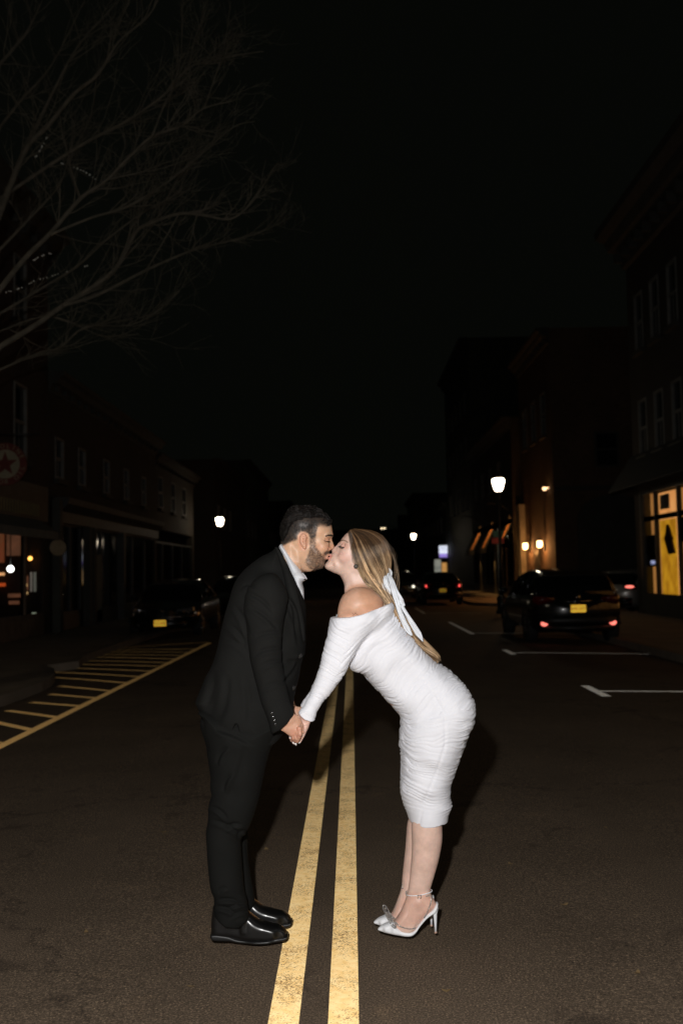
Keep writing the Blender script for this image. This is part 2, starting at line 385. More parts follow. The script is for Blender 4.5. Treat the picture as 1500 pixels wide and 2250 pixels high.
tag(b.build('double_yellow_line', M_YEL), kind='structure')
b = MB(); A, C = G(-420, 1850), G(461, 1412.5); strip(b, A, C, .11, n=20)
o5 = lambda x, y: (x/2.885, 1350+y/2.885)
for r_, l_ in (((205, 737), (-60, 680)), ((370, 657), (50, 613)), ((515, 585), (200, 561)), ((620, 535), (320, 509)), ((720, 490), (380, 457)), ((800, 437), (350, 402)), ((880, 397), (320, 367)), ((945, 362), (270, 335)), ((1000, 331), (370, 316)),
             ((1060, 308), (410, 291)), ((1110, 285), (490, 269)), ((1150, 263), (540, 254)), ((1190, 243), (590, 238)), ((1240, 222), (620, 228)), ((1320, 178), (640, 221)), ((0, 822), (-200, 790)), ((-200, 920), (-420, 880))):
    strip(b, G(*o5(*r_)), G(*o5(*l_)), .10, .008, n=4)
tag(b.build('yellow_hatching', M_YEL2), kind='structure')
b = MB()
for h0, h1, s0, s1 in (((1272.5, 1507), (1344, 1531), (1318, 1519), (1560, 1521)), ((1102, 1428), (1134, 1438.6), (1116, 1434.4), (1434, 1437.4)), ((981.6, 1367), (1043.5, 1393.5), (1030, 1391.5), (1260, 1393)), ((905, 1336), (940, 1348), (935, 1347), (1060, 1348))):
    p0, p1 = G(*h0), G(*h1); xm = (p0[0]+p1[0])/2; strip(b, (xm, p1[1]), (xm, p0[1]), .11, n=2)
    q0, q1 = G(*s0), G(*s1); strip(b, (xm+.056, q0[1]), (q1[0], q0[1]+(q1[1]-q0[1])*.3), .095, .0042, n=4)
tag(b.build('parking_bay_line', M_WHT), kind='structure')
M_LEAF = simple_noise_mat('dry_leaf', (.16, .10, .04), (.30, .20, .09), 30, .8)
b = MB(); r9 = random.Random(3)
for px_, py_, s_ in ((585, 1868, .030), (48, 1691, .02), (268, 1687, .02), (632, 1657, .03), (1100, 1760, .035), (1240, 1990, .02), (360, 1830, .018), (1120, 1900, .018), (190, 2050, .02), (1330, 1820, .022), (980, 2180, .016), (420, 2170, .018), (1180, 1665, .02), (300, 1560, .025), (95, 1900, .02), (1400, 2140, .02)):
    q = G(px_, py_); a = r9.random()*6.28; n_ = 7; vs = []
    for k in range(n_):
        t_ = k/(n_-1)*2-1; w_ = s_*.34*(1-t_*t_)+.0015; c_ = np.array([t_*s_, .25*s_*t_*t_]); nn = np.array([0, 1])
        for sg in (-1, 1): u = c_+nn*w_*sg; vs.append((q[0]+u[0]*math.cos(a)-u[1]*math.sin(a), q[1]+u[0]*math.sin(a)+u[1]*math.cos(a), gz(q[0])+.004+.004*abs(t_)+.002*(sg > 0)))
    b.add(vs, [(2*k, 2*k+1, 2*k+3, 2*k+2) for k in range(n_-1)])
o = b.build('leaf_litter', M_LEAF); tag(o, 'a few small dry leaves and bits scattered on the road', 'leaves', kind='stuff')
# kerbs and pavements
def conc(name, c1, c2):
    m = mat(name, c1, .85); n = noise(m, 1.6, 6); lk(m, ramp(m, n.outputs[0], [(.35, c1), (.65, c2)]).outputs[0], bsdf(m).inputs['Base Color']); n2 = noise(m, 120, 3); bp = bump(m, n2.outputs[0], .4, .003); lk(m, bp.outputs[0], bsdf(m).inputs['Normal']); return m
M_PAVE = conc('pavement_concrete', (.22, .175, .125), (.30, .24, .175)); M_KERB = conc('kerb_stone', (.18, .145, .105), (.25, .20, .15))
def pavement(kerb_pts, xout, top=.13):
    zt = lambda p: gz(p[0])+top
    b = MB(); k = MB(); n = len(kerb_pts)
    vs = [(x, y, zt((x, y))) for x, y in kerb_pts]+[(xout, y, zt((x, y))+.06) for x, y in kerb_pts]
    b.add(vs, [(i, i+1, n+i+1, n+i) if xout > 0 else (i+1, i, n+i, n+i+1) for i in range(n-1)])
    ins = []
    for i, p in enumerate(kerb_pts):
        t = np.array(kerb_pts[min(i+1, n-1)])-np.array(kerb_pts[max(i-1, 0)]); t = t/np.linalg.norm(t); q = np.array([t[1], -t[0]])*(1 if xout > 0 else -1); ins.append(np.array(p)+q*.15)
    vs = [(p[0], p[1], gz(p[0])-.05) for p in kerb_pts]+[(p[0], p[1], zt(p)+.004) for p in kerb_pts]+[(q[0], q[1], zt(p)+.004) for p, q in zip(kerb_pts, ins)]
    k.add(vs, [(i, i+1, n+i+1, n+i) for i in range(n-1)]+[(n+i, n+i+1, 2*n+i+1, 2*n+i) for i in range(n-1)], 0, False)
    tag(b.build('pavement', M_PAVE), kind='structure'); tag(k.build('kerb', M_KERB), kind='structure')
Kp = [G(*o5(x, y))[:2] for x, y in ((345, 395), (352, 425), (330, 455), (270, 490), (140, 540), (0, 590))]
print('KERB', [tuple(np.round(p, 2)) for p in Kp], 'XL', xl, xr)
kx = Kp[-1][0]
left = [(kx+.15, -6), (kx+.1, 4), (kx, 8)]+[tuple(p) for p in Kp[::-1]]
yl = Kp[0][1]; left += [(Kp[0][0]-.35, yl+.75), (-4.75, yl+1.3), (-5.0, yl+2.6), (-5.1, yl+5), (-5.15, 40), (-5.2, 75), (-5.3, 160)]
pavement([tuple(map(float, p)) for p in left], -60)
pavement([(5.4, -6), (5.4, 10), (5.4, 20), (5.4, 28), (5.5, 30.2), (6.1, 31.8), (7.2, 32.6), (9.2, 32.8), (40, 32.8)][::1], 60)
pavement([(40, 42.6), (9.2, 42.6), (7.0, 42.8), (5.9, 43.6), (5.4, 45.2), (5.4, 60), (5.4, 90), (5.4, 160)], 60)
# ================================================================ buildings
def brick(name, c1, c2, mortar=(.06, .052, .042), axis='yz'):
    m = mat(name, c1, .9); b = bsdf(m); g = nd(m, 'ShaderNodeNewGeometry'); s = nd(m, 'ShaderNodeSeparateXYZ'); lk(m, g.outputs['Position'], s.inputs[0])
    ad_ = nd(m, 'ShaderNodeMath', operation='ADD'); lk(m, s.outputs[0], ad_.inputs[0]); lk(m, s.outputs[1], ad_.inputs[1]); cb = nd(m, 'ShaderNodeCombineXYZ'); lk(m, ad_.outputs[0], cb.inputs[0]); lk(m, s.outputs[2], cb.inputs[1])
    t = nd(m, 'ShaderNodeTexBrick'); lk(m, cb.outputs[0], t.inputs['Vector']); t.inputs['Scale'].default_value = 1; t.inputs['Brick Width'].default_value = .215; t.inputs['Row Height'].default_value = .075; t.inputs['Mortar Size'].default_value = .008
    t.inputs['Color1'].default_value = (*c1, 1); t.inputs['Color2'].default_value = (*c2, 1); t.inputs['Mortar'].default_value = (*mortar, 1)
    n = noise(m, .8, 5); x = nd(m, 'ShaderNodeMix', data_type='RGBA', blend_type='MULTIPLY'); x.inputs[0].default_value = .6; lk(m, t.outputs[0], x.inputs[6]); lk(m, ramp(m, n.outputs[0], [(.3, (.6, .6, .6)), (.7, (1.15, 1.15, 1.15))]).outputs[0], x.inputs[7])
    lk(m, x.outputs[2], b.inputs['Base Color']); bp = bump(m, t.outputs['Fac'], -.4, .006); lk(m, bp.outputs[0], b.inputs['Normal']); return m
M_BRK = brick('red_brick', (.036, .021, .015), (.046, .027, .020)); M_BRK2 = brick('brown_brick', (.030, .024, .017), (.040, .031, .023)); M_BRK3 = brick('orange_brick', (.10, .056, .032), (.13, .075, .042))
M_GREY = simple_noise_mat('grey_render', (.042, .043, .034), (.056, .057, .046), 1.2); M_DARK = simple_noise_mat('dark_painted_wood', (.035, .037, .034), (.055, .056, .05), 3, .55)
M_TRIM = simple_noise_mat('pale_trim_paint', (.15, .15, .14), (.20, .195, .18), 4, .6); M_TRIM2 = simple_noise_mat('stone_trim', (.040, .040, .033), (.055, .054, .045), 3, .8)
M_GLASS = mat('dark_window_glass', (.012, .014, .015), .06); bsdf(M_GLASS).inputs['Specular IOR Level'].default_value = .7
M_CLEAR = mat('shop_glass', (.9, .92, .9), .02); bsdf(M_CLEAR).inputs['Transmission Weight'].default_value = 1.0; bsdf(M_CLEAR).inputs['IOR'].default_value = 1.02
M_IRON = mat('black_iron', (.012, .012, .011), .4); M_AWN = simple_noise_mat('black_canvas', (.012, .012, .011), (.02, .02, .018), 8, .8)
def emat(name, col, st, col2=None, scale=3):
    m = mat(name, (.1, .1, .1), .8, emis=col, es=st)
    if col2: n = noise(m, scale, 4); lk(m, ramp(m, n.outputs[0], [(.35, col), (.65, col2)]).outputs[0], bsdf(m).inputs['Emission Color'])
    return m
# a house on the street: side = +1 (right) / -1 (left), facade plane at x = X, from y0 to y1; windows: (yc, z0, z1, width)
def house(name, label, side, X, y0, y1, h, wallm, wins, depth=12, cornice=.5, trim=None, shop=None, cat='building', group='buildings lining the street', sidewins=(), base=0.0, frame_m=None, shopz=3.9):
    root = empty(name, (X, (y0+y1)/2, 0), label=label, cat=cat, group=group)
    xb = X+side*depth; lo, hi = min(X, xb), max(X, xb); z0 = gz(5.4)+.1 if base == 0 else base
    f = side     # inward direction
    # wall with real openings: strips round each window on the street face
    b = MB(); T = .3; x0, x1 = sorted((X, X+f*T))
    rows = {}
    for w_ in wins: rows.setdefault((w_[1], w_[2]), []).append(w_)
    zc = shopz if shop else z0
    ks = sorted(rows)
    for (za, zb) in ks:
        if za > zc: b.box(x0, x1, y0, y1, zc, za)
        yy = y0
        for w_ in sorted(rows[(za, zb)]):
            a, c = w_[0]-w_[3]/2, w_[0]+w_[3]/2
            if a > yy: b.box(x0, x1, yy, a, za, zb)
            yy = c
        if yy < y1: b.box(x0, x1, yy, y1, za, zb)
        zc = zb
    b.box(x0, x1, y0, y1, zc, h)
    xi0, xi1 = sorted((X+f*T, xb)); b.box(xi0, xi1, y0, y0+T, z0, h); b.box(xi0, xi1, y1-T, y1, z0, h); b.box(xi0, xi1, y0+T, y1-T, h-.3, h-.02)
    w1, w2 = sorted((xb, xb-f*T)); b.box(w1, w2, y0+T, y1-T, z0, h-.3)
    if shop: p0, p1 = sorted((X, X+f*T)); b.box(p0, p1, y0, y0+.45, z0, shopz); b.box(p0, p1, y1-.45, y1, z0, shopz)
    b.build('wall', wallm, root)
    fm = frame_m or M_TRIM
    for (yc, za, zb, wd) in wins:
        a, c = yc-wd/2, yc+wd/2; e = MB(); xo = X-f*.03; xn = X+f*.07; q0, q1 = sorted((xo, xn)); t = .065
        e.box(q0, q1, a, a+t, za, zb); e.box(q0, q1, c-t, c, za, zb); e.box(q0, q1, a+t, c-t, zb-t, zb); e.box(q0, q1, a+t, c-t, za, za+t)
        r0, r1 = sorted((X+f*.01, X+f*.045)); zm = (za+zb)/2; e.box(r0, r1, a+t, c-t, zm-.04, zm+.04); e.box(r0+.01, r1-.01, yc-.02, yc+.02, za+t, zm-.04)
        wo_ = e.build('window', fm, root); g = MB(); g0, g1 = sorted((X+f*.05, X+f*.058)); g.box(g0, g1, a+t, c-t, za+t, zb-t); g.build('pane', M_GLASS, wo_)
        s_ = MB(); s0, s1 = sorted((X-f*.14, X-f*.002)); s_.box(s0, s1, a-.1, c+.1, za-.14, za-.002); s_.build('sill', trim or M_TRIM2, wo_)
    for (xc, za, zb, wd) in sidewins:      # windows of the flank that faces the camera
        e = MB(); t = .1; e.box(xc-wd/2, xc-wd/2+t, y0-.06, y0+.05, za, zb); e.box(xc+wd/2-t, xc+wd/2, y0-.06, y0+.05, za, zb); e.box(xc-wd/2+t, xc+wd/2-t, y0-.06, y0+.05, zb-t, zb); e.box(xc-wd/2+t, xc+wd/2-t, y0-.06, y0+.05, za, za+t)
        e.box(xc-wd/2+t, xc+wd/2-t, y0-.04, y0-.01, (za+zb)/2-.04, (za+zb)/2+.04); wo_ = e.build('window', M_TRIM2, root)
        g = MB(); g.box(xc-wd/2+t, xc+wd/2-t, y0-.008, y0-.003, za+t, zb-t); g.build('pane', M_GLASS, wo_)
    if cornice:
        c = MB(); s = cornice
        prof = [(0, h-1.5*s), (.18*s, h-1.45*s), (.25*s, h-.9*s), (.7*s, h-.75*s), (.85*s, h-.4*s), (1.2*s, h-.25*s), (1.25*s, h+.02), (0, h+.05)]
        c.prism([(X-f*(p[0]+.003), p[1]) for p in (prof if f < 0 else prof[::-1])], y0-.02, y1+.02, 'y')
        yy = y0+.3
        while yy < y1-.2: c.box(*sorted((X-f*.01, X-f*.55*s)), yy, yy+.12*s+.05, h-1.3*s, h-.92*s); yy += .75
        c.build('cornice', trim or M_TRIM2, root)
    return root
def shopfront(root, side, X, y0, y1, z0, zt, mull, fm, bulk=.6, zm=None, glass=None, inside=None, door=None):
    f = side; e = MB(); q0, q1 = sorted((X+f*.02, X+f*.14))
    for y in mull: e.box(q0, q1, y-.05, y+.05, z0+bulk, zt)
    e.box(q0, q1, y0, y1, zt, zt+.08); e.box(q0-.01, q1+.01, y0, y1, z0+bulk-.08, z0+bulk)
    if zm: 
        ys = [y0]+list(mull)+[y1]
        for a, c in zip(ys[:-1], ys[1:]):
            if c-a > .15: e.box(q0+.01, q1-.01, a+.051, c-.051, zm-.07, zm+.07)
    s_ = e.build('shopfront', fm, root)
    b = MB(); r0, r1 = sorted((X-f*.03, X+f*.2)); b.box(r0, r1, y0, y1, z0, z0+bulk-.082); b.build('stall_riser', fm, s_)
    g = MB(); g0, g1 = sorted((X+f*.07, X+f*.078)); g.box(g0, g1, y0, y1, z0+bulk, zt); g.build('pane', glass or M_GLASS, s_)
    return s_
ZP = gz(5.4)+.15
def frontbox(px0, px1, py0, py1, y, thick, m, name, parent):
    a = W(px0, py1, y); c = W(px1, py0, y); q = MB(); q.box(a[0], c[0], y, y+thick, a[2], c[2]); return q.build(name, m, parent)
# ---- right: the three-storey corner house with the lit shop
ys3 = [30.95-1.62*k for k in range(12)]
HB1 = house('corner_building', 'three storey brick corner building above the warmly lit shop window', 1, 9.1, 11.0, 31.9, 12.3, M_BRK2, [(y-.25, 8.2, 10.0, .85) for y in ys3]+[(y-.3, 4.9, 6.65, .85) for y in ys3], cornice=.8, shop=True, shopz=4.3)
b = MB(); b.box(9.10, 9.4, 11.45, 31.45, 3.80, 4.3); b.build('fascia', M_DARK, HB1)
S1 = shopfront(HB1, 1, 9.1, 11.45, 31.2, ZP, 3.72, [31.1, 29.95, 27.85, 25.6, 23.4, 21.2, 19, 16.8, 14.6, 12.4], M_DARK, .62, 2.95, M_CLEAR)
b = MB(); b.box(9.1, 9.4, 31.21, 31.45, ZP, 3.8); b.build('pilaster', M_DARK, HB1)
M_WARM = emat('lit_shop_wall', (1, .44, .14), .74, (.80, .30, .08), 1.4); M_WARM2 = emat('lit_shop_wall_dim', (.62, .27, .07), .55, (.42, .17, .045), 1.2)
b = MB(); b.box(9.75, 9.8, 29.4, 31.48, ZP+.3, 3.78); b.build('lit_interior', M_WARM, HB1)
b = MB(); b.box(9.42, 9.82, 31.49, 31.53, ZP+.3, 3.78); b.box(9.75, 9.8, 12, 29.39, ZP+.3, 3.78); b.build('lit_interior', M_WARM2, HB1)
b = MB(); b.box(9.62, 9.66, 29.62, 31.05, ZP+.35, 2.90)
M_BAN = emat('yellow_banner_glow', (.85, .40, .02), .60, (.50, .20, .01), 2.2); tag(b.build('banner', M_BAN), 'tall yellow banner hanging in the lit corner shop window', 'banner')  # banner glows of itself in place of shop light falling on it
b = MB(); b.prism([(29.50, 1.86), (30.05, 1.84), (30.30, 2.16), (30.40, 2.32), (30.25, 2.50), (30.16, 2.72), (30.06, 2.74), (29.92, 2.62), (29.76, 2.38), (29.66, 2.32), (29.72, 2.24)], 9.52, 9.58, 'x')
tag(b.build('garment', simple_noise_mat('dark_cloth', (.04, .025, .01), (.06, .035, .015), 6)), 'dark hanging garment in front of the yellow banner', 'clothing')
for nm, lb, ya, yb, za, zb in (('poster', 'black poster high in the lit shop window', 28.95, 29.75, 3.17, 3.60), ('notice_board', 'tall black board behind the narrow end pane of the lit shop', 30.25, 31.05, 1.48, 2.45), ('notice_board', 'broad black board at the right edge of the lit shop window', 25.9, 27.9, 2.15, 2.85)):
    b = MB(); b.box(9.24, 9.27, ya, yb, za, zb); o = tag(b.build(nm, M_DARK), lb, 'poster' if nm == 'poster' else 'board')
    if '30.25' in str(ya): text_obj('OPEN', .17, emat('led_letters', (.55, .6, 1), .9), 'lettering', o, Matrix.Translation((9.235, (ya+yb)/2, za+.12)) @ Matrix.Rotation(R(-90), 4, 'Z') @ Matrix.Rotation(R(90), 4, 'X'), .002)
b = MB(); aw = [(8.0, 3.35), (8.02, 3.62), (9.09, 4.75), (9.09, 3.9)]
b.add([(x, y, z) for y in (24.0, 32.2) for x, z in ((8.35, 3.90), (8.36, 3.86), (9.08, 5.0), (9.09, 5.03))], [(0, 4, 7, 3), (1, 2, 6, 5), (0, 1, 5, 4), (0, 3, 2, 1), (4, 5, 6, 7), (2, 3, 7, 6)])
b.build('awning', M_AWN, HB1)
# ---- across the side street
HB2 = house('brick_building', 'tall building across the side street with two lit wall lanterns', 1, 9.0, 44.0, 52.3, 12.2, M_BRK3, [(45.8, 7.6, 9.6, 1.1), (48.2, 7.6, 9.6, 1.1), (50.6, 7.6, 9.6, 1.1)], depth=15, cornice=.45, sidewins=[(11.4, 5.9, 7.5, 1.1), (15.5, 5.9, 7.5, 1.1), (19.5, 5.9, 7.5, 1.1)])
b = MB()
for k in range(5):                     # blind arch on the flank
    pass
arch = [(10.0, ZP), (10.0, 3.6)]+[(11.6-1.6*math.cos(math.pi*k/10), 3.6+1.1*math.sin(math.pi*k/10)) for k in range(1, 10)]+[(13.2, 3.6), (13.2, ZP)]
b.prism(arch[::-1], 43.9, 43.996, 'y'); b.build('blind_arch', M_TRIM2, HB2)
b = MB(); b.box(9.31, 24, 43.97, 43.995, 12.2, 12.5) if False else b.box(9.05, 24, 43.9, 43.996, 4.9, 5.1); b.build('string_course', M_TRIM2, HB2)
dr = MB(); dr.box(8.93, 8.998, 47.6, 48.6, ZP, 2.35); d_ = dr.build('door', M_DARK, HB2); b = MB(); b.ball((8.90, 47.75, 1.1), .04, 8); b.build('handle', M_SILVER, d_)
for k, (ya) in enumerate((46.2, 50.0)):
    t = empty('wall_lantern', (8.99, ya, 2.6), label=('lit brass wall lantern beside the door, the one nearer the corner' if k == 0 else 'lit brass wall lantern farther along the brick wall, nearer the awnings'), cat='wall lamp', group='lanterns on the brick wall')
    b = MB(); b.box(8.93, 8.995, ya-.08, ya+.08, 2.35, 2.7); b.box(8.72, 8.93, ya-.02, ya+.02, 2.66, 2.69); b.lathe([(.02, 2.86), (.13, 2.78), (.13, 2.76)], 8.73, ya, 8); b.lathe([(.08, 2.42), (.08, 2.44)], 8.73, ya, 8); b.build('bracket', M_IRON, t)
    g = MB(); g.lathe([(.05, 2.45), (.105, 2.50), (.125, 2.62), (.11, 2.755)], 8.73, ya, 12); g.build('glass_shade', emat('warm_lantern_glass_%d' % k, (1, .56, .22), 11), t)
    L = bpy.data.lights.new('lantern_light', 'POINT'); L.energy = 78; L.color = (1, .42, .12); L.shadow_soft_size = .1; lo_ = bpy.data.objects.new('lantern_light', L); COL.objects.link(lo_); lo_.parent = t; lo_.location = (-.42, 0, -.15)
b = MB(); b.lathe([(.03, 5.0), (.1, 5.05), (.08, 5.15)], 8.8, 45.0, 8); b.box(8.8, 8.995, 44.98, 45.02, 5.1, 5.14); tag(b.build('wall_light', emat('small_wall_lamp', (1, .6, .3), 3)), 'small round light high on the brick wall near the corner', 'wall lamp')
# ---- the awning shops
HB3 = house('awning_building', 'dark building with three light-streaked canvas awnings over its doors', 1, 8.55, 52.35, 70.0, 9.5, M_BRK2, [(57, 6, 7.6, 1), (60.5, 6, 7.6, 1), (64, 6, 7.6, 1), (67.5, 6, 7.6, 1)], cornice=.4, shop=True, shopz=4.2)
M_PIL = simple_noise_mat('pale_stone_pilaster', (.22, .20, .15), (.30, .27, .21), 3, .8)
b = MB(); b.box(8.72, 8.995, 51.3, 52.3, ZP, 4.6); b.box(8.68, 8.996, 51.25, 52.32, 4.6, 4.8); b.build('stone_pier', M_PIL, HB3)
S3 = shopfront(HB3, 1, 8.55, 52.8, 69.55, ZP, 3.4, [57, 59.5, 62, 65, 67.5], M_DARK, .5)
M_STREAK = simple_noise_mat('lit_canvas_streak', (.55, .22, .06), (.65, .28, .08), 6, .8)  # streaks of lamplight on the awnings, painted as orange strips
for k, (ya, yb) in enumerate(((52.7, 57.6), (58.1, 63.3), (63.8, 69.2))):
    t = empty('awning', (8.5, (ya+yb)/2, 3), label=['dark canvas awning next to the stone pier', 'dark canvas awning in the middle of the three', 'dark canvas awning farthest down the street'][k], cat='awning', group='awnings along the shopfront')
    b = MB(); xo, xi, zo, zi = 7.95, 8.5, 2.75, 3.85
    b.add([(x, y, z) for y in (ya, yb) for x, z in ((xo, zo), (xo, zo+.03), (xi, zi+.03), (xi, zi))], [(0, 1, 2, 3), (7, 6, 5, 4), (0, 4, 5, 1), (1, 5, 6, 2), (2, 6, 7, 3), (3, 7, 4, 0)])
    b.box(xo-.01, xo+.01, ya, yb, zo-.28, zo-.002); b.build('canopy', M_AWN, t)
    st = MB(); y = ya+.5 if k == 0 else ya+1.7
    st.add([(xo, y, zo+.04), (xo, y+.7, zo+.04), (xi, y+.7, zi+.04), (xi, y, zi+.04)], [(0, 1, 2, 3)]); st.build('light_streak', M_STREAK, t)
    L = bpy.data.lights.new('awning_light', 'SPOT'); L.energy = 110; L.color = (1, .5, .16); L.spot_size = R(70); lo_ = bpy.data.objects.new('awning_light', L); COL.objects.link(lo_); lo_.parent = t; lo_.location = (-1.2, y+.35-(ya+yb)/2, 1.9); lo_.rotation_euler = (0, R(-32), 0)
    g = MB(); g.tube([(8.54, y+.35, 4.6), (8.1, y+.35, 4.95), (7.5, y+.35, 5.05), (7.3, y+.35, 4.92)], .025, 6); g.build('lamp_arm', M_IRON, t)
for k, (y, x_) in enumerate(((51.8, 8.72), (56.4, 8.55), (58.9, 8.55), (65.3, 8.55))):
    t = empty('pilaster_light', (x_-.2, y, 2.35), label=['slim downlight by the stone pier', 'slim downlight on the second pilaster, under the nearest awning', 'slim downlight on the third pilaster, just past the nearest awning', 'slim downlight on the farthest pilaster of the awning building'][k], cat='wall lamp', group='downlights on the pilasters')
    b = MB(); b.tube([(x_-.17, y, 2.30), (x_-.17, y, 2.43)], .035, 8); b.build('housing', M_IRON, t)
    if k: b = MB(); b.box(x_-.10, x_-.002, y-.14, y+.14, ZP, 2.7); b.build('pilaster', M_PIL, HB3)
    L = bpy.data.lights.new('downlight', 'SPOT'); L.energy = 60; L.color = (1, .58, .2); L.spot_size = R(50); L.spot_blend = .6; lo_ = bpy.data.objects.new('downlight', L); COL.objects.link(lo_); lo_.parent = t; lo_.location = (.03, 0, -.06); lo_.rotation_euler = (0, R(10), 0)
house('tall_building', 'tall far building rising behind the awning shops', 1, 8.6, 70.2, 88.0, 18.0, M_GREY, [(73+3*k, z, z+1.8, 1.1) for k in range(5) for z in (6, 9.4, 12.8)], cornice=.5)
HB4 = house('far_shop', 'distant shop with a bright doorway and a lit purple sign', 1, 8.5, 88.2, 112.0, 7.5, M_GREY, [(93+4*k, 5, 6.4, 1.1) for k in range(5)], cornice=.3, shop=True, shopz=3.6)
b = MB()
frontbox(955, 968, 1229, 1267, 90.0, .2, emat('white_lit_window', (.75, .75, .62), .35, (.4, .42, .36), 2), 'lit_window', HB4)
frontbox(971, 980, 1236, 1268, 90.0, .2, emat('orange_lit_window', (1, .52, .14), .55, (.7, .32, .08), 2), 'lit_window', HB4)
frontbox(982.5, 988, 1236, 1268, 90.0, .2, emat('gold_lit_window', (1, .55, .15), .8), 'lit_window', HB4)
ps = empty('shop_sign', tuple(W(972, 1212, 88.0)), label='glowing white and purple box sign hanging over the distant lit doorway', cat='sign')
a = W(964.5, 1215, 88.); c = W(982, 1198.5, 88.); b = MB(); b.box(a[0], c[0], 88, 88.25, W(972, 1216.5, 88.)[2], c[2]); b.build('lit_panel', emat('white_sign_light', (.8, .85, 1), .95), ps)
b = MB(); b.box(a[0]+.02, c[0]-.02, 88.01, 88.24, W(972, 1224.5, 88.)[2], W(972, 1216.9, 88.)[2]); b.build('lit_panel', emat('purple_sign_light', (.42, .30, .95), .7), ps)
for zz, ww in ((1202, 14), (1206, 15)):
    p = W(966, zz+1.3, 88.); q = W(966+ww, zz, 88.); b = MB(); xx = p[0]
    while xx < q[0]-.05: d0 = rng.uniform(.04, .09); b.box(xx, xx+d0, 87.985, 87.998, p[2], q[2]); xx += d0+.03
    b.build('lettering', M_DARK, ps)
b = MB(); b.box(c[0], 8.52, 88.1, 88.14, a[2]+.7, a[2]+.74); b.build('bracket', M_IRON, ps)
for k, (ya, yb, h) in enumerate(((112.2, 128, 9), (128.2, 150, 11.5), (150.2, 175, 8.5))):
    house('street_building', ['low dark building past the distant lit shop', 'three storey dark building well down the right side', 'last low building at the right end of the street'][k], 1, 8.6, ya, yb, h, [M_BRK2, M_GREY, M_BRK][k], [(ya+2+3*j, 5, 6.6, 1.1) for j in range(4)], cornice=.4)
# ---- left side
XL = -8.0
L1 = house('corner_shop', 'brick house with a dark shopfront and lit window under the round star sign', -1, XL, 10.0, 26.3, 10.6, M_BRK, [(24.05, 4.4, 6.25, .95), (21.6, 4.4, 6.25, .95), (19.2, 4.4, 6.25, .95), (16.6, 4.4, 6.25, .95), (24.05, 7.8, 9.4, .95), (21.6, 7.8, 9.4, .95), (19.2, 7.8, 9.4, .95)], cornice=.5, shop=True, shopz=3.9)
b = MB(); b.box(-8.28, -7.86, 10.45, 25.85, 2.95, 3.85); b.build('fascia', M_DARK, L1)
S = shopfront(L1, -1, XL, 10.45, 25.85, ZP, 2.86, [24.55, 22.3, 20.0, 17.6, 15.2, 12.8], simple_noise_mat('worn_brown_paint', (.16, .10, .07), (.22, .15, .10), 4), .55, None, M_CLEAR)
b = MB(); b.box(-9.6, -9.55, 11, 25, ZP+.3, 2.9); b.build('back_wall', simple_noise_mat('dark_plaster', (.03, .02, .015), (.06, .04, .03), 3), L1)
gl1, gl2 = emat('red_brown_glow', (.50, .11, .04), .22, (.36, .13, .05), 6), emat('dim_brown_glow', (.30, .11, .055), .30, (.20, .08, .04), 6)
for q in ((-30, 9, 1168, 1237, gl1), (15, 47, 1169, 1221, gl2), (18, 46, 1304, 1313, gl2), (20, 42, 1320, 1328, gl2)): frontbox(*q[:4], 25.9, .05, q[4], 'lit_interior', L1)
for q in ((-20, 10, 1258, 1265, emat('orange_glow', (1, .48, .2), .75)), (-20, 12, 1281, 1289, emat('red_glow', (.9, .12, .02), .4)), (57, 62, 1265, 1296, gl2), (67, 71, 1257, 1300, emat('pale_glow', (.5, .42, .36), .20)), (74, 80, 1257, 1300, emat('grey_glow', (.3, .29, .24), .22)), (71, 80, 1346, 1354, emat('small_white_glow', (.6, .68, .5), .4)), (56, 61, 1282, 1289, emat('amber_spot', (1, .6, .25), .6)), (56, 61, 1300, 1306, emat('amber_spot_low', (1, .6, .25), .5))): frontbox(*q[:4], 25.84, .04, q[4], 'shelf_goods', L1)  # glowing patches painted in for the light and reflections in this window
def bulb(px, py, d, r, col, st, label, name='ceiling_lamp', x=None):
    t = empty(name, tuple(W(px, py, d)), label=label, cat='lamp'); p = W(px, py, d); b = MB(); b.ball(p, r, 12); b.build('bulb', emat(name+'_glow', col, st), t); b = MB(); b.tube([p+np.array([0, 0, r*.9]), (p[0], p[1], 2.84)], .012, 6); b.build('cord', M_IRON, t); return t
bulb(24, 1250, 24.7, .085, (1, .98, .95), 6, 'bright white lamp inside the dark left shop window', 'white_lamp'); bulb(67, 1227, 25.6, .055, (1, .42, .08), 4, 'small orange lamp right of the window post in the left shop', 'orange_lamp')
b = MB(); b.add([(x, y, z) for y in (19.5, 25.0) for x, z in ((-7.35, 2.62), (-7.35, 2.65), (-7.85, 2.97), (-7.85, 2.94))], [(0, 1, 2, 3), (7, 6, 5, 4), (0, 4, 5, 1), (1, 5, 6, 2), (2, 6, 7, 3), (3, 7, 4, 0)]); b.box(-7.36, -7.34, 19.5, 25.0, 2.45, 2.618)
tag(b.build('canopy', simple_noise_mat('grey_green_canvas', (.10, .12, .12), (.14, .16, .155), 5)), 'shallow grey green canopy over the lit shop window on the left', 'awning')
b = MB(); y = 19.6
while y < 25.0: b.box(-7.845, -7.83, y, y+.05, 3.05, 3.35); y += .19
b.build('gilt_bars', simple_noise_mat('dull_gold', (.28, .22, .10), (.36, .29, .13), 5), L1)
L2 = house('brick_shop', 'low brick shop row with pale upstairs windows left of the parked black car', -1, XL, 26.35, 41.0, 7.0, M_BRK2, [(y_, 4.2, 5.35, .8) for y_ in (27.3, 29.6, 32.6, 35.5, 38.5)], cornice=.35, shop=True, shopz=3.7)
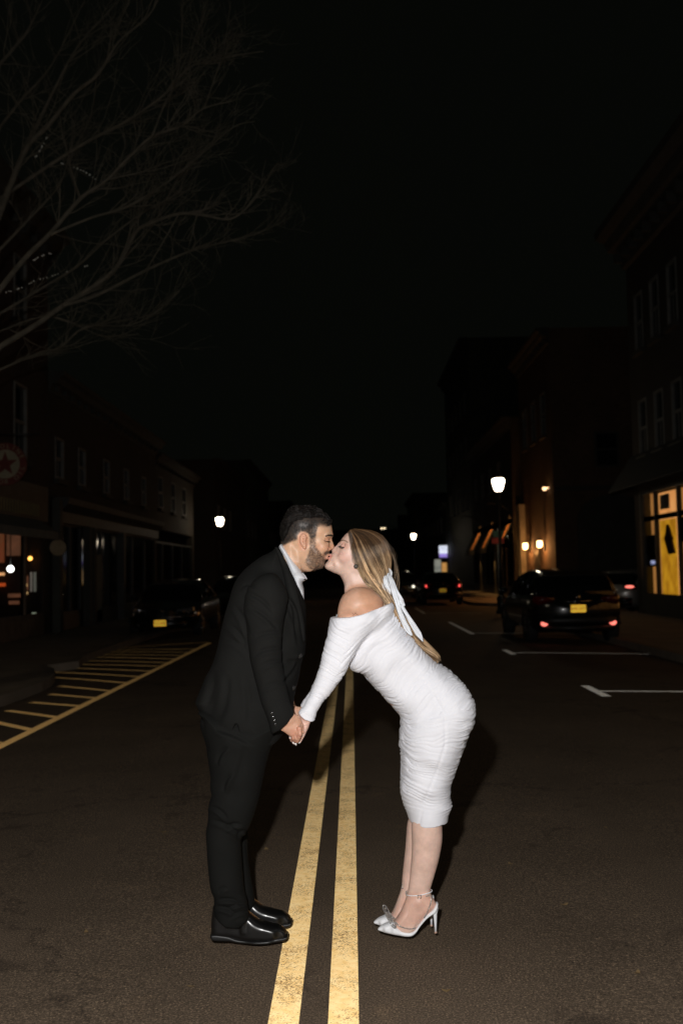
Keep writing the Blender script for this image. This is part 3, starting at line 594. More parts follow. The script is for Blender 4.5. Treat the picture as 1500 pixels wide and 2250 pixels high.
b = MB(); b.box(-8.3, -7.82, 26.8, 40.55, 3.0, 3.68); b.prism([(-7.82, 3.3), (-7.82, 3.68), (-7.55, 3.66), (-7.6, 3.5)], 26.75, 40.6, 'y'); b.build('fascia', M_DARK, L2)
shopfront(L2, -1, XL, 26.8, 40.55, ZP, 2.95, [27.4, 28.5, 29.6, 31.2, 32.0, 34.4, 36.6, 38.8], M_DARK, .5)
for y, m_ in ((26.55, M_GREY), (29.6, M_TRIM2), (30.1, M_TRIM2), (34.0, M_DARK)):
    b = MB(); b.box(-7.93, -7.72, y-.13, y+.13, ZP, 2.98 if y > 27 else 3.6); b.build('pilaster', m_, L2)
d_ = MB(); d_.box(-8.02, -7.97, 30.9, 31.9, ZP+.05, 2.2); dd = d_.build('door', simple_noise_mat('pale_grey_green_paint', (.12, .14, .135), (.16, .18, .17), 3), L2); b = MB(); b.ball((-7.93, 31.7, 1.05), .04, 8); b.build('handle', M_SILVER, dd)
rs = empty('round_sign', tuple(W(128, 1203, 26.4)), label='small plain round tan sign hanging by the dark left shopfront', cat='sign'); p = W(128, 1203, 26.4); b = MB(); b.tube([(p[0], 26.38, p[2]), (p[0], 26.42, p[2])], .215, 28, smooth=False); b.build('disc', simple_noise_mat('tan_board', (.42, .30, .17), (.50, .37, .22), 6), rs)
b = MB(); b.tube([(p[0], 26.4, p[2]+.21), (p[0], 26.4, p[2]+.42)], .01, 6); b.tube([(-8.0, 26.4, p[2]+.42), (p[0]+.2, 26.4, p[2]+.42)], .015, 6); b.build('bracket', M_IRON, rs)
# the round star sign on its iron arm
def star_sign():
    d = 21.0; c = W(13, 1020, d); r_ = .455; t = empty('star_sign', tuple(c), label='round red and cream motor oil sign with a star, hung on an iron arm', cat='sign')
    M_CREAM = simple_noise_mat('cream_enamel', (.26, .23, .15), (.31, .27, .18), 5, .45); M_RED = simple_noise_mat('red_enamel', (.11, .018, .012), (.14, .024, .016), 5, .4); M_BLKE = simple_noise_mat('dark_green_enamel', (.03, .05, .035), (.04, .06, .04), 5)
    b = MB(); b.tube([(c[0], d-.02, c[2]), (c[0], d+.02, c[2])], r_, 48, smooth=False); pl = b.build('disc', M_RED, t)
    b = MB(); b.tube([(c[0], d-.024, c[2]), (c[0], d-.0205, c[2])], r_*.68, 48, smooth=False); b.build('face', M_CREAM, pl)
    pts = [(c[0]+r_*.60*(1 if k % 2 == 0 else .40)*math.sin(math.pi*k/5), c[2]+r_*.60*(1 if k % 2 == 0 else .40)*math.cos(math.pi*k/5)) for k in range(10)]
    b = MB(); b.add([(c[0], d-.030, c[2])]+[(x, d-.030, z) for x, z in pts]+[(x, d-.0245, z) for x, z in pts], [(0, 1+(k+1) % 10, 1+k) for k in range(10)]+[(1+k, 1+(k+1) % 10, 11+(k+1) % 10, 11+k) for k in range(10)]); b.build('star', M_RED, pl)
    def ringtext(s, a0, a1, flip):
        for k, ch in enumerate(s):
            if ch == ' ': continue
            a = a0+(a1-a0)*k/(len(s)-1); x, z = c[0]+r_*.84*math.sin(a), c[2]+r_*.84*math.cos(a)
            text_obj(ch, .135, M_CREAM, 'lettering', pl, Matrix.Translation((x, d-.023, z)) @ Matrix.Rotation(a+(math.pi if flip else 0), 4, 'Y') @ Matrix.Rotation(R(90), 4, 'X'), .002)
    ringtext('GASOLINE', R(-66), R(66), False); ringtext('MOTOR OIL', R(248), R(104), True)
    b = MB(); zt = c[2]+r_+.18; b.tube([(-8.0, d, zt), (c[0]+.75, d, zt)], .018, 8); b.tube([(c[0]-.25, d, zt), (c[0]-.25, d, c[2]+r_*.82)], .008, 6); b.tube([(c[0]+.25, d, zt), (c[0]+.25, d, c[2]+r_*.82)], .008, 6); b.tube([(-8.0, d, zt-.5), (c[0]-.1, d, zt)], .012, 6); b.build('bracket', M_IRON, t)
star_sign()
for k, (ya, yb, h, mm) in enumerate(((41.2, 52, 6.6, M_BRK2), (60, 78, 8.5, M_BRK2), (78.2, 100, 10.5, M_GREY), (100.2, 130, 8, M_BRK), (130.2, 175, 11, M_BRK2))):
    o = house('street_building', ['low dark building directly behind the parked black car', 'brown building behind the left street lamp', 'tall grey building farther down the left side', 'red brick row far down the left side', 'last tall building at the left end of the street'][k], -1, -8.2, ya, yb, h, mm, trim=M_BRK2, wins= [(ya+1.8+3*j, 4.4, 5.8, 1.0) for j in range(3)], cornice=.35, shop=(k == 0), shopz=3.5)
    if k == 0: shopfront(o, -1, -8.2, ya+.45, yb-.45, ZP, 2.9, [43.5, 46, 48.5], M_DARK, .5)
b = MB(); b.box(-30, 30, 190, 200, -.3, 9.5); b.box(-30, -12, 188, 189.9, -.3, 13); b.box(9, 30, 187, 189.9, -.3, 12); 
tag(b.build('end_building', M_BRK2), 'broad dark building closing the far end of the street', 'building')
# ================================================================ street lamps, signs, tree, cars
M_GLOBE = emat('lamp_globe_glass', (1, .83, .60), 22)
def street_lamp(x, y, label, H=4.05):
    z = gz(5.4)+.13; t = empty('street_lamp', (x, y, z), label=label, cat='street lamp', group='street lamps along the kerbs')
    b = MB(); b.lathe([(.20, z), (.20, z+.10), (.16, z+.16), (.15, z+.45), (.17, z+.5), (.10, z+.62)], x, y, 12); b.build('base', M_IRON, t)
    b = MB(); b.lathe([(.075, z+.55), (.06, z+1.6), (.075, z+1.65), (.055, z+1.7), (.045, H-.50), (.08, H-.44), (.06, H-.38), (.10, H-.30), (.12, H-.222)], x, y, 12); b.build('post', M_IRON, t)
    b = MB()
    prof = [(.09, H-.22), (.135, H-.14), (.18, H+.02), (.20, H+.12), (.185, H+.185), (.10, H+.21)]
    n = 24; vs = []
    for r_, zz in prof:
        for k in range(n): a = 2*math.pi*k/n; rr = r_*(1-.10*abs(math.sin(a*4))**.5*0-.09*(math.cos(a*8) > .8)); vs.append((x+rr*math.cos(a), y+rr*math.sin(a), zz))
    b.add(vs, [(i*n+k, i*n+(k+1) % n, (i+1)*n+(k+1) % n, (i+1)*n+k) for i in range(len(prof)-1) for k in range(n)], 0, True); b.build('globe', M_GLOBE, t)
    b = MB(); b.lathe([(.10, H+.212), (.18, H+.215), (.11, H+.29), (.03, H+.34), (.02, H+.42)], x, y, 12)
    b.build('finial', M_IRON, t); return t
def lampspot(px, py, d): p = W(px, py, d); return p[0], d, p[2]
x, d, z = lampspot(1094, 1065, 33.0); SL = street_lamp(x, d, 'nearest lit street lamp, on the right kerb beside the corner building', z)
x, d, z = lampspot(483, 1146, 51.0); street_lamp(x, d, 'lit street lamp on the left pavement beyond the parked black car', z)
x, d, z = lampspot(908, 1179, 82.0); street_lamp(x, d, 'distant lit street lamp right of the woman and above the far car', z)
street_lamp(-6.4, 8.6, 'unseen street lamp added for warm fill, left pavement beside the bare tree', 4.1); street_lamp(6.0, 7.0, 'unseen street lamp added for warm fill, right pavement close to the couple', 4.1)  # two lamps out of view, added for warm fill on the road
def tall_light(px, py, d, label):
    p = W(px, py, d); t = empty('road_light', (p[0]+1.6, d, 0), label=label, cat='street lamp'); b = MB(); b.tube([(p[0]+1.6, d, -.1), (p[0]+1.6, d, p[2]+.1), (p[0]+.9, d, p[2]+.35), (p[0], d, p[2]+.15)], [.1, .07, .05, .04], 8); b.build('pole', M_IRON, t)
    b = MB(); b.ball((p[0]-.18, d, p[2]), (.13, .2, .08), 8); b.ball((p[0]+.18, d, p[2]), (.13, .2, .08), 8); b.build('lamp_head', emat('road_lamp_glow', (1, .80, .5), 3), t)
tall_light(841, 1161, 130, 'far tall road light with a small yellowish glow above the woman')
# street sign on its own pole in front of the awnings
p = W(1093, 1182, 36.0); t = empty('street_sign', (p[0], 36.0, ZP), label='small red and green street sign on a pole below the nearest right lamp', cat='sign')
b = MB(); b.tube([(p[0], 36, ZP), (p[0], 36, p[2]+.35)], .03, 8); b.build('pole', M_SILVER if False else simple_noise_mat('galvanised', (.2, .2, .19), (.28, .28, .26), 8, .5), t)
b = MB(); b.box(p[0]-.17, p[0]+.17, 35.94, 35.96, p[2]+.03, p[2]+.26); b.build('plate', simple_noise_mat('dark_green_sheet', (.05, .12, .08), (.06, .14, .09), 8), t)
b = MB(); b.box(p[0]-.22, p[0]+.22, 35.94, 35.96, p[2]-.20, p[2]-.0); b.build('plate', simple_noise_mat('red_sheet', (.5, .05, .03), (.55, .07, .04), 8), t)

# ---- bare tree at the left, its trunk just outside the picture
def tree():
    d0 = 12.0; X0 = W(-235, 1300, d0)[0]
    t = empty('bare_tree', (X0, d0, gz(5.4)), label='large leafless tree reaching over the street from the left', cat='tree')
    M_BARK = simple_noise_mat('bark', (.062, .054, .038), (.105, .09, .066), 9, .9, .6, .01)
    tr = MB(); zb = gz(5.4)+.1; base = [(X0, d0, zb), (X0-.02, d0, zb+.25), (X0+.03, d0+.02, 1.4), (X0-.02, d0, 2.6), (X0+.05, d0, 3.1)]
    tr.tube(base, [.30, .22, .19, .18, .16], 12); tr.build('trunk', M_BARK, t)
    o4 = lambda L: [(x/2.143, y/2.143) for x, y in L]
    limbs = [([(0, 1630), (150, 1540), (300, 1440), (480, 1320), (560, 1240), (640, 1100), (690, 1060), (840, 1010), (960, 1015), (1080, 1030), (1180, 960), (1250, 860), (1300, 780)], .034, 0),
             ([(300, 1440), (450, 1390), (700, 1265), (900, 1180), (1050, 1140), (1200, 1100), (1320, 1050)], .022, 0),
             ([(0, 1370), (120, 1220), (240, 1100), (380, 935), (500, 850), (600, 750), (720, 640), (860, 590), (960, 510), (1090, 480)], .030, -.5),
             ([(240, 1105), (430, 1030), (600, 970), (800, 850), (950, 720), (1100, 600), (1200, 570)], .016, -.5),
             ([(0, 1000), (60, 850), (130, 690), (230, 590), (350, 440), (460, 350), (560, 200), (700, 80), (760, -30)], .040, .4),
             ([(0, 940), (80, 880), (250, 770), (420, 660), (600, 570), (780, 440), (890, 320), (1000, 290), (1100, 260), (1240, 240)], .026, .3),
             ([(720, 640), (770, 500), (820, 400), (850, 250), (860, 50)], .011, -.5), ([(130, 690), (270, 400), (380, 200), (560, 0)], .024, .4), ([(0, 1180), (150, 1020), (280, 870), (330, 700)], .020, .9),
             ([(0, 1740), (120, 1690), (280, 1640), (400, 1540), (600, 1530), (720, 1480), (850, 1370)], .016, .2), ([(0, 1560), (200, 1490), (340, 1520), (480, 1580), (650, 1575)], .012, .8),
             ([(960, 510), (1030, 300), (1060, 200), (1090, 0)], .009, -.5), ([(0, 600), (100, 470), (250, 300), (400, 0)], .020, 1.0), ([(560, 1240), (720, 1060), (820, 880), (900, 760)], .012, .9),
             ([(840, 1010), (760, 1160), (700, 1260)], .008, .1), ([(500, 850), (640, 820), (780, 790), (900, 740)], .009, -.4), ([(0, 1480), (180, 1370), (360, 1260), (500, 1130), (680, 1000), (860, 900)], .020, 1.2),
             ([(0, 300), (120, 160), (200, 0)], .02, .2), ([(380, 935), (330, 760), (420, 560), (460, 350)], .012, .9), ([(890, 320), (920, 180), (980, 20)], .009, .3)]
    R_ = random.Random(5); b = MB(); tw = MB(); P3 = []
    def D(px, py, off): return W(px, py, d0+off)
    for L, r0, off in limbs:
        P = o4(L); off2 = off+R_.uniform(-.3, .3); pts = cr([(x+R_.uniform(-1.5, 1.5), y+R_.uniform(-1.5, 1.5)) for x, y in P], 4, False)
        q = [D(x, y, off2+.5*math.sin(i*.12+off)) for i, (x, y) in enumerate(pts)]
        if L[0][0] == 0:               # carry it back to the trunk
            j = np.array(base[-1]); a = q[0]; mid = (j*.45+a*.55)+np.array([0, 0, -.15 if a[2] > 4 else -.05]); q = [j, (j+mid)/2+np.array([.0, 0, .03]), mid]+q; rr = np.concatenate([[r0*2.4, r0*2.0, r0*1.5], np.linspace(r0*1.12, .005, len(q)-3)])
        else: rr = np.linspace(r0*1.08, .004, len(q))
        b.tube(q, list(rr), 7); P3.append((np.array(q), rr))
    b.build('limb', M_BARK, t)
    def twig(p, dr, L, r_, lev):
        n = 6; q = [p]; dd = dr/np.linalg.norm(dr)
        for i in range(n):
            dd = dd+np.array([R_.gauss(0, .13), R_.gauss(0, .13), R_.gauss(.03, .13)]); dd /= np.linalg.norm(dd); q.append(q[-1]+dd*L/n)
        tw.tube(q, list(np.linspace(r_, .0013, n+1)), 4, cap=False)
        if lev < 2:
            for _ in range(R_.randint(2, 4) if lev == 0 else R_.randint(1, 3)):
                i = R_.randint(1, n-1); e = q[i+1]-q[i]; e = e/np.linalg.norm(e)+np.array([R_.gauss(0, .5), R_.gauss(0, .5), R_.gauss(.1, .5)]); twig(q[i], e, L*R_.uniform(.4, .7), r_*.6, lev+1)
    for q, rr in P3:
        for _ in range(int(len(q)*.7)):
            i = R_.randint(max(2, len(q)//5), len(q)-2); e = q[i+1]-q[i]; e = e/np.linalg.norm(e)+np.array([R_.gauss(.1, .45), R_.gauss(0, .6), R_.gauss(.15, .45)]); twig(q[i], e, R_.uniform(.45, 1.15)*(.6 if q[i][0] > -2.0 else 1), min(.008, rr[i]*.6), 0)
    tw.build('twigs', M_BARK, t)
    c = MB()
    for L in ([(30, 1375), (90, 1360), (150, 1330), (250, 1298), (330, 1275), (420, 1250)], [(160, 1225), (215, 1200), (240, 1195)], [(170, 740), (200, 690), (225, 645)], [(290, 770), (380, 800), (470, 855)]):
        P = cr(o4(L), 7, False)
        for x, y in P:
            if R_.random() < .45: c.ball(D(x+R_.uniform(-.8, .8), y+R_.uniform(-.8, .8), -.55), R_.uniform(.006, .012), 5)
    tag(c.build('string_lights', simple_noise_mat('clear_bulb_plastic', (.45, .45, .42), (.6, .6, .55), 20, .3)), 'unlit string of tiny bulbs wound on a low limb of the tree', 'string lights')
tree()

# ---- cars
M_PAINT = mat('black_car_paint', (.006, .0065, .0065), .22, Coat_Weight=1.0, Coat_Roughness=.04)
M_PAINTW = mat('silver_car_paint', (.40, .40, .38), .3, metal=.4, Coat_Weight=1.0, Coat_Roughness=.05)
M_CGL = mat('car_glass', (.006, .007, .007), .04); M_TYRE = mat('tyre_rubber', (.014, .014, .014), .8); M_RIM = mat('alloy_rim', (.22, .22, .21), .3, metal=.9); M_CHR = mat('chrome', (.6, .6, .6), .12, metal=1)
M_LENSR = mat('dark_red_lens', (.10, .004, .004), .15, Coat_Weight=1); M_LENSC = mat('headlight_lens', (.20, .20, .21), .08, metal=.5, Coat_Weight=1); M_BLK = mat('black_plastic', (.012, .012, .012), .5)
M_REDREF = beaded('red_reflector', (.80, .10, .07), (.80, .10, .07), 2.2, 2, .42)
M_REDREF2 = emat('red_lens_glow', (1, .20, .15), 1.7); M_PINKREF = emat('lit_red_lamp_far', (1, .08, .07), 2.2)  # bumper reflectors glow of themselves in place of returned flash light
M_PLATE = beaded('yellow_plate_sheeting', (.80, .50, .055), (.80, .50, .055), 1.9, 2, .40); M_PTXT = mat('plate_blue', (.01, .02, .07), .6)
def lerp_tab(tab, t):
    xs_, ys_ = zip(*tab); return float(np.interp(t, xs_, ys_))
def make_car(label, kind, group='cars parked along the street', paint=None):
    pt = paint or M_PAINT; t = empty('parked_car', (0, 0, 0), label=label, cat='car', group=group)
    if kind == 'suv': L, Wd, H = 4.5, .96, 1.54; belt = [(0, .98), (.10, 1.04), (.5, 1.00), (.72, .98), (.80, .95), (1, .72)]; roof = [(.02, 1.12), (.06, 1.36), (.12, 1.48), (.3, 1.54), (.5, 1.52), (.60, 1.44), (.74, 1.00)]; gh = (.02, .745)
    elif kind == 'sedan': L, Wd, H = 4.75, .92, 1.46; belt = [(0, .92), (.12, 1.0), (.2, .98), (.7, .93), (.78, .90), (1, .66)]; roof = [(.14, 1.02), (.28, 1.38), (.42, 1.46), (.55, 1.43), (.62, 1.34), (.745, .95)]; gh = (.14, .75)
    else: L, Wd, H = 4.4, .91, 1.49; belt = [(0, .94), (.10, 1.0), (.5, .97), (.75, .93), (.80, .90), (1, .68)]; roof = [(.03, 1.10), (.10, 1.36), (.18, 1.45), (.4, 1.49), (.52, 1.46), (.60, 1.37), (.745, .95)]; gh = (.03, .75)
    wid = [(0, .86), (.03, .94), (.10, 1), (.85, 1), (.93, .95), (.98, .85), (1, .74)]; bot = [(0, .36), (.06, .24), (.9, .22), (1, .30)]
    b = MB(); N = 30; ts = [i/N for i in range(N+1)]; vs = []; m = 0
    for s in ts:
        w_ = Wd*lerp_tab(wid, s); zb = lerp_tab(belt, s); z0 = lerp_tab(bot, s); hh = zb-z0
        half = [(.0, z0), (.80, z0), (.93, z0+.10), (.985, z0+.22), (1.0, z0+.5*hh), (.985, z0+.72*hh), (.955, zb-.06), (.90, zb-.01), (.55, zb+.035), (0, zb+.05)]
        ring = [(w_*a, z) for a, z in half]+[(-w_*a, z) for a, z in half[-2:0:-1]]; m = len(ring)
        vs += [(x, (s-.5)*L, z) for x, z in ring]
    fs = [(i*m+k, i*m+(k+1) % m, (i+1)*m+(k+1) % m, (i+1)*m+k) for i in range(N) for k in range(m)]
    vs += [(0, -.5*L-.03, .66), (0, .5*L+.05, .52)]; c0, c1 = len(vs)-2, len(vs)-1
    fs += [(c0, (k+1) % m, k) for k in range(m)]+[(c1, N*m+k, N*m+(k+1) % m) for k in range(m)]
    b.add(vs, fs, 0, True); body = b.build('body', pt, t)
    # greenhouse: glass, then roof skin and pillars
    def ringg(s):
        w_ = Wd*lerp_tab(wid, s); zb = lerp_tab(belt, s); zr = max(lerp_tab(roof, s), zb+.01); k_ = (zr-zb)/(H-1.0); return w_, zb, zr, min(k_, 1)
    g = MB(); M_ = 20; vs = []
    for i in range(M_+1):
        s = gh[0]+(gh[1]-gh[0])*i/M_; w_, zb, zr, k_ = ringg(s); top = w_*(.90-.20*k_)
        vs += [(-w_*.89, (s-.5)*L, zb-.02), (-(w_*.89+top)/2-.01, (s-.5)*L, (zb+zr)/2), (-top, (s-.5)*L, zr-.05), (-top*.85, (s-.5)*L, zr-.012), (0, (s-.5)*L, zr), (top*.85, (s-.5)*L, zr-.012), (top, (s-.5)*L, zr-.05), ((w_*.89+top)/2+.01, (s-.5)*L, (zb+zr)/2), (w_*.89, (s-.5)*L, zb-.02)]
    fs = [(i*9+k, i*9+k+1, (i+1)*9+k+1, (i+1)*9+k) for i in range(M_) for k in range(8)]+[tuple(range(8, -1, -1)), tuple(M_*9+k for k in range(9))]
    g.add(vs, fs, 0, True); g.build('window', M_CGL, t)
    rf = MB(); s0 = roof[1][0]+(.03 if kind != 'sedan' else 0); s1 = roof[-2][0]; vs = []; K = 14
    for i in range(K+1):
        s = s0+(s1-s0)*i/K; w_, zb, zr, k_ = ringg(s); top = w_*(.90-.20*k_)
        for dz in (.006, .022): vs += [(-top-.012, (s-.5)*L, zr-.07+dz), (-top*.85, (s-.5)*L, zr-.010+dz), (0, (s-.5)*L, zr+dz), (top*.85, (s-.5)*L, zr-.010+dz), (top+.012, (s-.5)*L, zr-.07+dz)]
    fs = []
    for i in range(K):
        for k in range(4): fs += [(i*10+5+k, i*10+6+k, i*10+16+k, i*10+15+k), (i*10+k+1, i*10+k, i*10+10+k, i*10+11+k)]
        fs += [(i*10, i*10+5, i*10+15, i*10+10), (i*10+9, i*10+4, i*10+14, i*10+19)]
    fs += [(k+1, k, 5+k, 6+k) for k in range(4)]+[(K*10+k, K*10+k+1, K*10+6+k, K*10+5+k) for k in range(4)]
    rf.add(vs, fs, 0, True); rf.build('roof', pt, t)
    for sg in (-1, 1):
        for s, s2 in ((roof[-2][0], roof[-1][0]), (.42, .43), (roof[2][0]+.02, roof[0][0]+.02), (.27, .25)):
            pl = MB(); w1, zb1, zr1, k1 = ringg(s); w2_, zb2, zr2, k2 = ringg(s2); pl.tube([(sg*(w1*(.90-.20*k1)+.004), (s-.5)*L, zr1-.05), (sg*((w1*.89+w1*(.9-.2*k1))/2+.012), ((s+s2)/2-.5)*L, (zr1+zb2)/2), (sg*(w2_*.89+.008), (s2-.5)*L, zb2)], [.028, .034, .04], 6); pl.build('pillar', pt, t)
    for sg in (-1, 1):
        for s in (.17, .815):
            y = (s-.5)*L; r_ = .335; x = sg*(Wd-.115); b = MB()
            prof = [(.20, -.11), (r_-.03, -.115), (r_, -.08), (r_, .08), (r_-.03, .115), (.22, .11)]; n = 28
            vs = [(x+sg*q, y+rr*math.cos(2*math.pi*k/n), r_+rr*math.sin(2*math.pi*k/n)) for rr, q in prof for k in range(n)]
            b.add(vs, [(i*n+k, i*n+(k+1) % n, (i+1)*n+(k+1) % n, (i+1)*n+k) for i in range(len(prof)-1) for k in range(n)]+[tuple(range(n))], 0, True); wh = b.build('wheel', M_TYRE, t)
            rm = MB(); xo = x+sg*.105
            rm.tube([(xo-sg*.02, y+.22*math.cos(2*math.pi*k/24), r_+.22*math.sin(2*math.pi*k/24)) for k in range(25)], .018, 6, cap=False)
            for k in range(5):
                a = 2*math.pi*k/5; rm.tube([(xo-sg*.015, y, r_), (xo-sg*.01, y+.21*math.cos(a), r_+.21*math.sin(a))], [.04, .028], 6)
            rm.ball((xo, y, r_), .05, 8); rm.build('rim', M_RIM, wh)
            ar = MB(); ar.tube([(sg*(Wd*.985), y+(r_+.06)*math.cos(a), r_+(r_+.06)*math.sin(a)) for a in np.linspace(.12, math.pi-.12, 12)], .028, 6); ar.build('wheel_arch', M_BLK, t)
        mr = MB(); mr.ball((sg*(Wd+.11), (.655-.5)*L, 1.02 if kind != 'suv' else 1.08), (.10, .07, .07), 10); mr.box(*sorted((sg*(Wd-.12), sg*(Wd+.06))), (.655-.5)*L-.02, (.655-.5)*L+.02, .97, 1.0); mr.build('mirror', pt, t)
        for s in (.34, .53): hd = MB(); hd.tube([(sg*(Wd+.015), (s-.5)*L-.10, .86), (sg*(Wd+.03), (s-.5)*L, .865), (sg*(Wd+.015), (s-.5)*L+.10, .86)], .012, 6); hd.build('door_handle', M_CHR, t)
    return t, L, Wd, body
def plate(t, y, z, f, txt, lit=None):       # f = -1 faces -Y (rear), +1 faces +Y
    b = MB(); b.box(-.153, .153, *sorted((y, y+f*.008)), z-.077, z+.077); p = b.build('licence_plate', M_PLATE, t)
    fr = MB()
    for x0, x1, z0, z1 in ((-.165, .165, .077, .088), (-.165, .165, -.088, -.077), (-.165, -.153, -.077, .077), (.153, .165, -.077, .077)): fr.box(x0, x1, *sorted((y, y+f*.010)), z+z0, z+z1)
    fr.build('plate_frame', M_BLK, p)
    text_obj(txt, .085, M_PTXT, 'lettering', p, Matrix.Translation((0, y+f*.009, z-.005)) @ (Matrix.Rotation(math.pi, 4, 'Z') if f > 0 else Matrix.Identity(4)) @ Matrix.Rotation(R(90), 4, 'X'), .001)
    return p
def rear_kit(t, L, Wd, kind, reflm, tail_m):
    yb = -L/2
    for sg in (-1, 1):
        b = MB(); b.add([(sg*Wd*.50, yb-.035, .90), (sg*Wd*.50, yb-.035, .97), (sg*Wd*.84, yb-.015, 1.0), (sg*Wd*.93, yb+.16, 1.0), (sg*Wd*.94, yb+.16, .86), (sg*Wd*.85, yb-.02, .82), (sg*Wd*.5, yb+.1, .90), (sg*Wd*.5, yb+.1, .97)],
                        [(0, 1, 2, 5), (5, 2, 3, 4), (0, 6, 7, 1), (1, 7, 3, 2), (0, 5, 4, 6)], 0, True); b.build('tail_light', tail_m, t)
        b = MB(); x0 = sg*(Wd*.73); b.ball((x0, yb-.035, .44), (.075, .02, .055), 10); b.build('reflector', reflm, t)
    b = MB(); b.tube([(-Wd*.80, yb+.02, .50), (-Wd*.5, yb-.07, .50), (0, yb-.09, .50), (Wd*.5, yb-.07, .50), (Wd*.80, yb+.02, .50)], [.06, .085, .09, .085, .06], 8); b.tube([(-Wd*.78, yb+.04, .35), (0, yb-.07, .34), (Wd*.78, yb+.04, .35)], .055, 6); b.build('bumper', M_BLK if kind == 'suv' else M_PAINT, t)
    if kind == 'suv':
        b = MB(); b.add([(-.66, yb+.22, 1.45), (.66, yb+.22, 1.45), (.64, yb+.04, 1.42), (-.64, yb+.04, 1.42), (-.66, yb+.22, 1.42), (.66, yb+.22, 1.42), (.64, yb+.04, 1.405), (-.64, yb+.04, 1.405)], [(0, 3, 2, 1), (3, 7, 6, 2), (4, 5, 6, 7), (0, 4, 7, 3), (1, 2, 6, 5)], 0); b.build('spoiler', M_PAINT, t)
    b = MB(); b.tube([(0, yb-.04, .97), (0, yb-.055, .97)], .05, 12); b.build('badge', M_CHR, t)
    b = MB(); b.tube([(-.30, yb-.01, .885), (.30, yb-.01, .885)], .014, 6); b.build('chrome_strip', M_CHR, t)
def front_kit(t, L, Wd):
    yf = L/2
    for sg in (-1, 1):
        b = MB(); b.add([(sg*Wd*.42, yf+.02, .62), (sg*Wd*.42, yf+.0, .72), (sg*Wd*.76, yf-.12, .76), (sg*Wd*.86, yf-.30, .78), (sg*Wd*.87, yf-.28, .66), (sg*Wd*.74, yf-.04, .60)], [(0, 1, 2, 5), (5, 2, 3, 4)], 0, True); h = b.build('headlight', M_LENSC, t)
        q = MB(); q.ball((sg*Wd*.60, yf-.03, .67), (.045, .05, .042), 10); q.ball((sg*Wd*.72, yf-.09, .68), (.035, .05, .035), 10); q.build('projector', M_CHR, h)
        b = MB(); b.ball((sg*Wd*.62, yf-.02, .36), (.06, .04, .045), 10); b.build('fog_light', M_LENSC, t)
    b = MB()
    for k in range(5): b.tube([(-Wd*.38, yf+.05, .50+.045*k), (0, yf+.075, .50+.045*k), (Wd*.38, yf+.05, .50+.045*k)], .010, 6)
    b.build('grille', M_CHR, t); b = MB(); b.tube([(-Wd*.70, yf-.06, .40), (-Wd*.4, yf+.05, .38), (0, yf+.08, .38), (Wd*.4, yf+.05, .38), (Wd*.70, yf-.06, .40)], [.05, .08, .085, .08, .05], 8); b.build('bumper', M_PAINT, t)
    b = MB(); b.tube([(0, yf+.07, .70), (0, yf+.085, .70)], .045, 12); b.build('badge', M_CHR, t)
def place(t, x, y, rz=0): t.location = (x, y, gz(x)-.0 if abs(x) < 5.4 else gz(5.4)); t.rotation_euler = (0, 0, rz)
# right: black SUV, its tail towards us
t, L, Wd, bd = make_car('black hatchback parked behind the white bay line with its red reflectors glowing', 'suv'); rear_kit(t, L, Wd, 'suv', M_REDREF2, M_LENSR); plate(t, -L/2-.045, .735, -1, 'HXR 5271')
q = G(1274, 1417); place(t, q[0], q[1]+L/2+.12)
# centre: a dark sedan farther off with lit tail lamps
t, L, Wd, bd = make_car('dark sedan far down the right lane with lit red tail lights', 'sedan'); rear_kit(t, L, Wd, 'sedan', M_LENSR, M_LENSR); plate(t, -L/2-.045, .66, -1, 'KDE 4410')
for sg in (-1, 1): b = MB(); b.ball((sg*Wd*.80, -L/2-.045, .86), (.032, .02, .058), 10); b.build('lit_lamp', M_PINKREF, t)
q = G(973, 1330); place(t, q[0], q[1]+L/2)
# left: black car facing us
t, L, Wd, bd = make_car('shiny black car parked at the left kerb facing the camera with a yellow plate', 'sedan'); front_kit(t, L, Wd); plate(t, L/2+.165, .40, 1, 'FVN 8305')
q = G(350, 1405); place(t, q[0]+.02, q[1]+L/2+.2, math.pi)
# another behind it and one behind the woman
t, L, Wd, bd = make_car('dark car with glinting headlights half hidden behind the ribbon of the woman', 'hatch'); front_kit(t, L, Wd)
for sg in (-1, 1): b = MB(); b.ball((sg*Wd*.62, L/2+.03, .68), (.07, .04, .06), 10); b.build('lit_lamp', emat('headlamp_glint', (1, .93, .75), 2.2), t)  # glints on the headlights, made as glowing balls
place(t, 2.75, 56, math.pi)
t, L, Wd, bd = make_car('pale car on the side street behind the black hatchback, one tail lamp lit', 'hatch', paint=M_PAINTW); rear_kit(t, L, Wd, 'hatch', M_LENSR, M_LENSR)
b = MB(); b.ball((Wd*.74, -L/2-.03, .93), (.16, .03, .045), 10); b.build('lit_lamp', M_REDREF2, t)
q = W(1381, 1275, 33.2); place(t, q[0]+.845, 33.2+2.17, R(-38))
t, L, Wd, bd = make_car('dark car parked at the left kerb directly behind the shiny black one', 'hatch'); front_kit(t, L, Wd); place(t, -4.15, 36.5, math.pi)
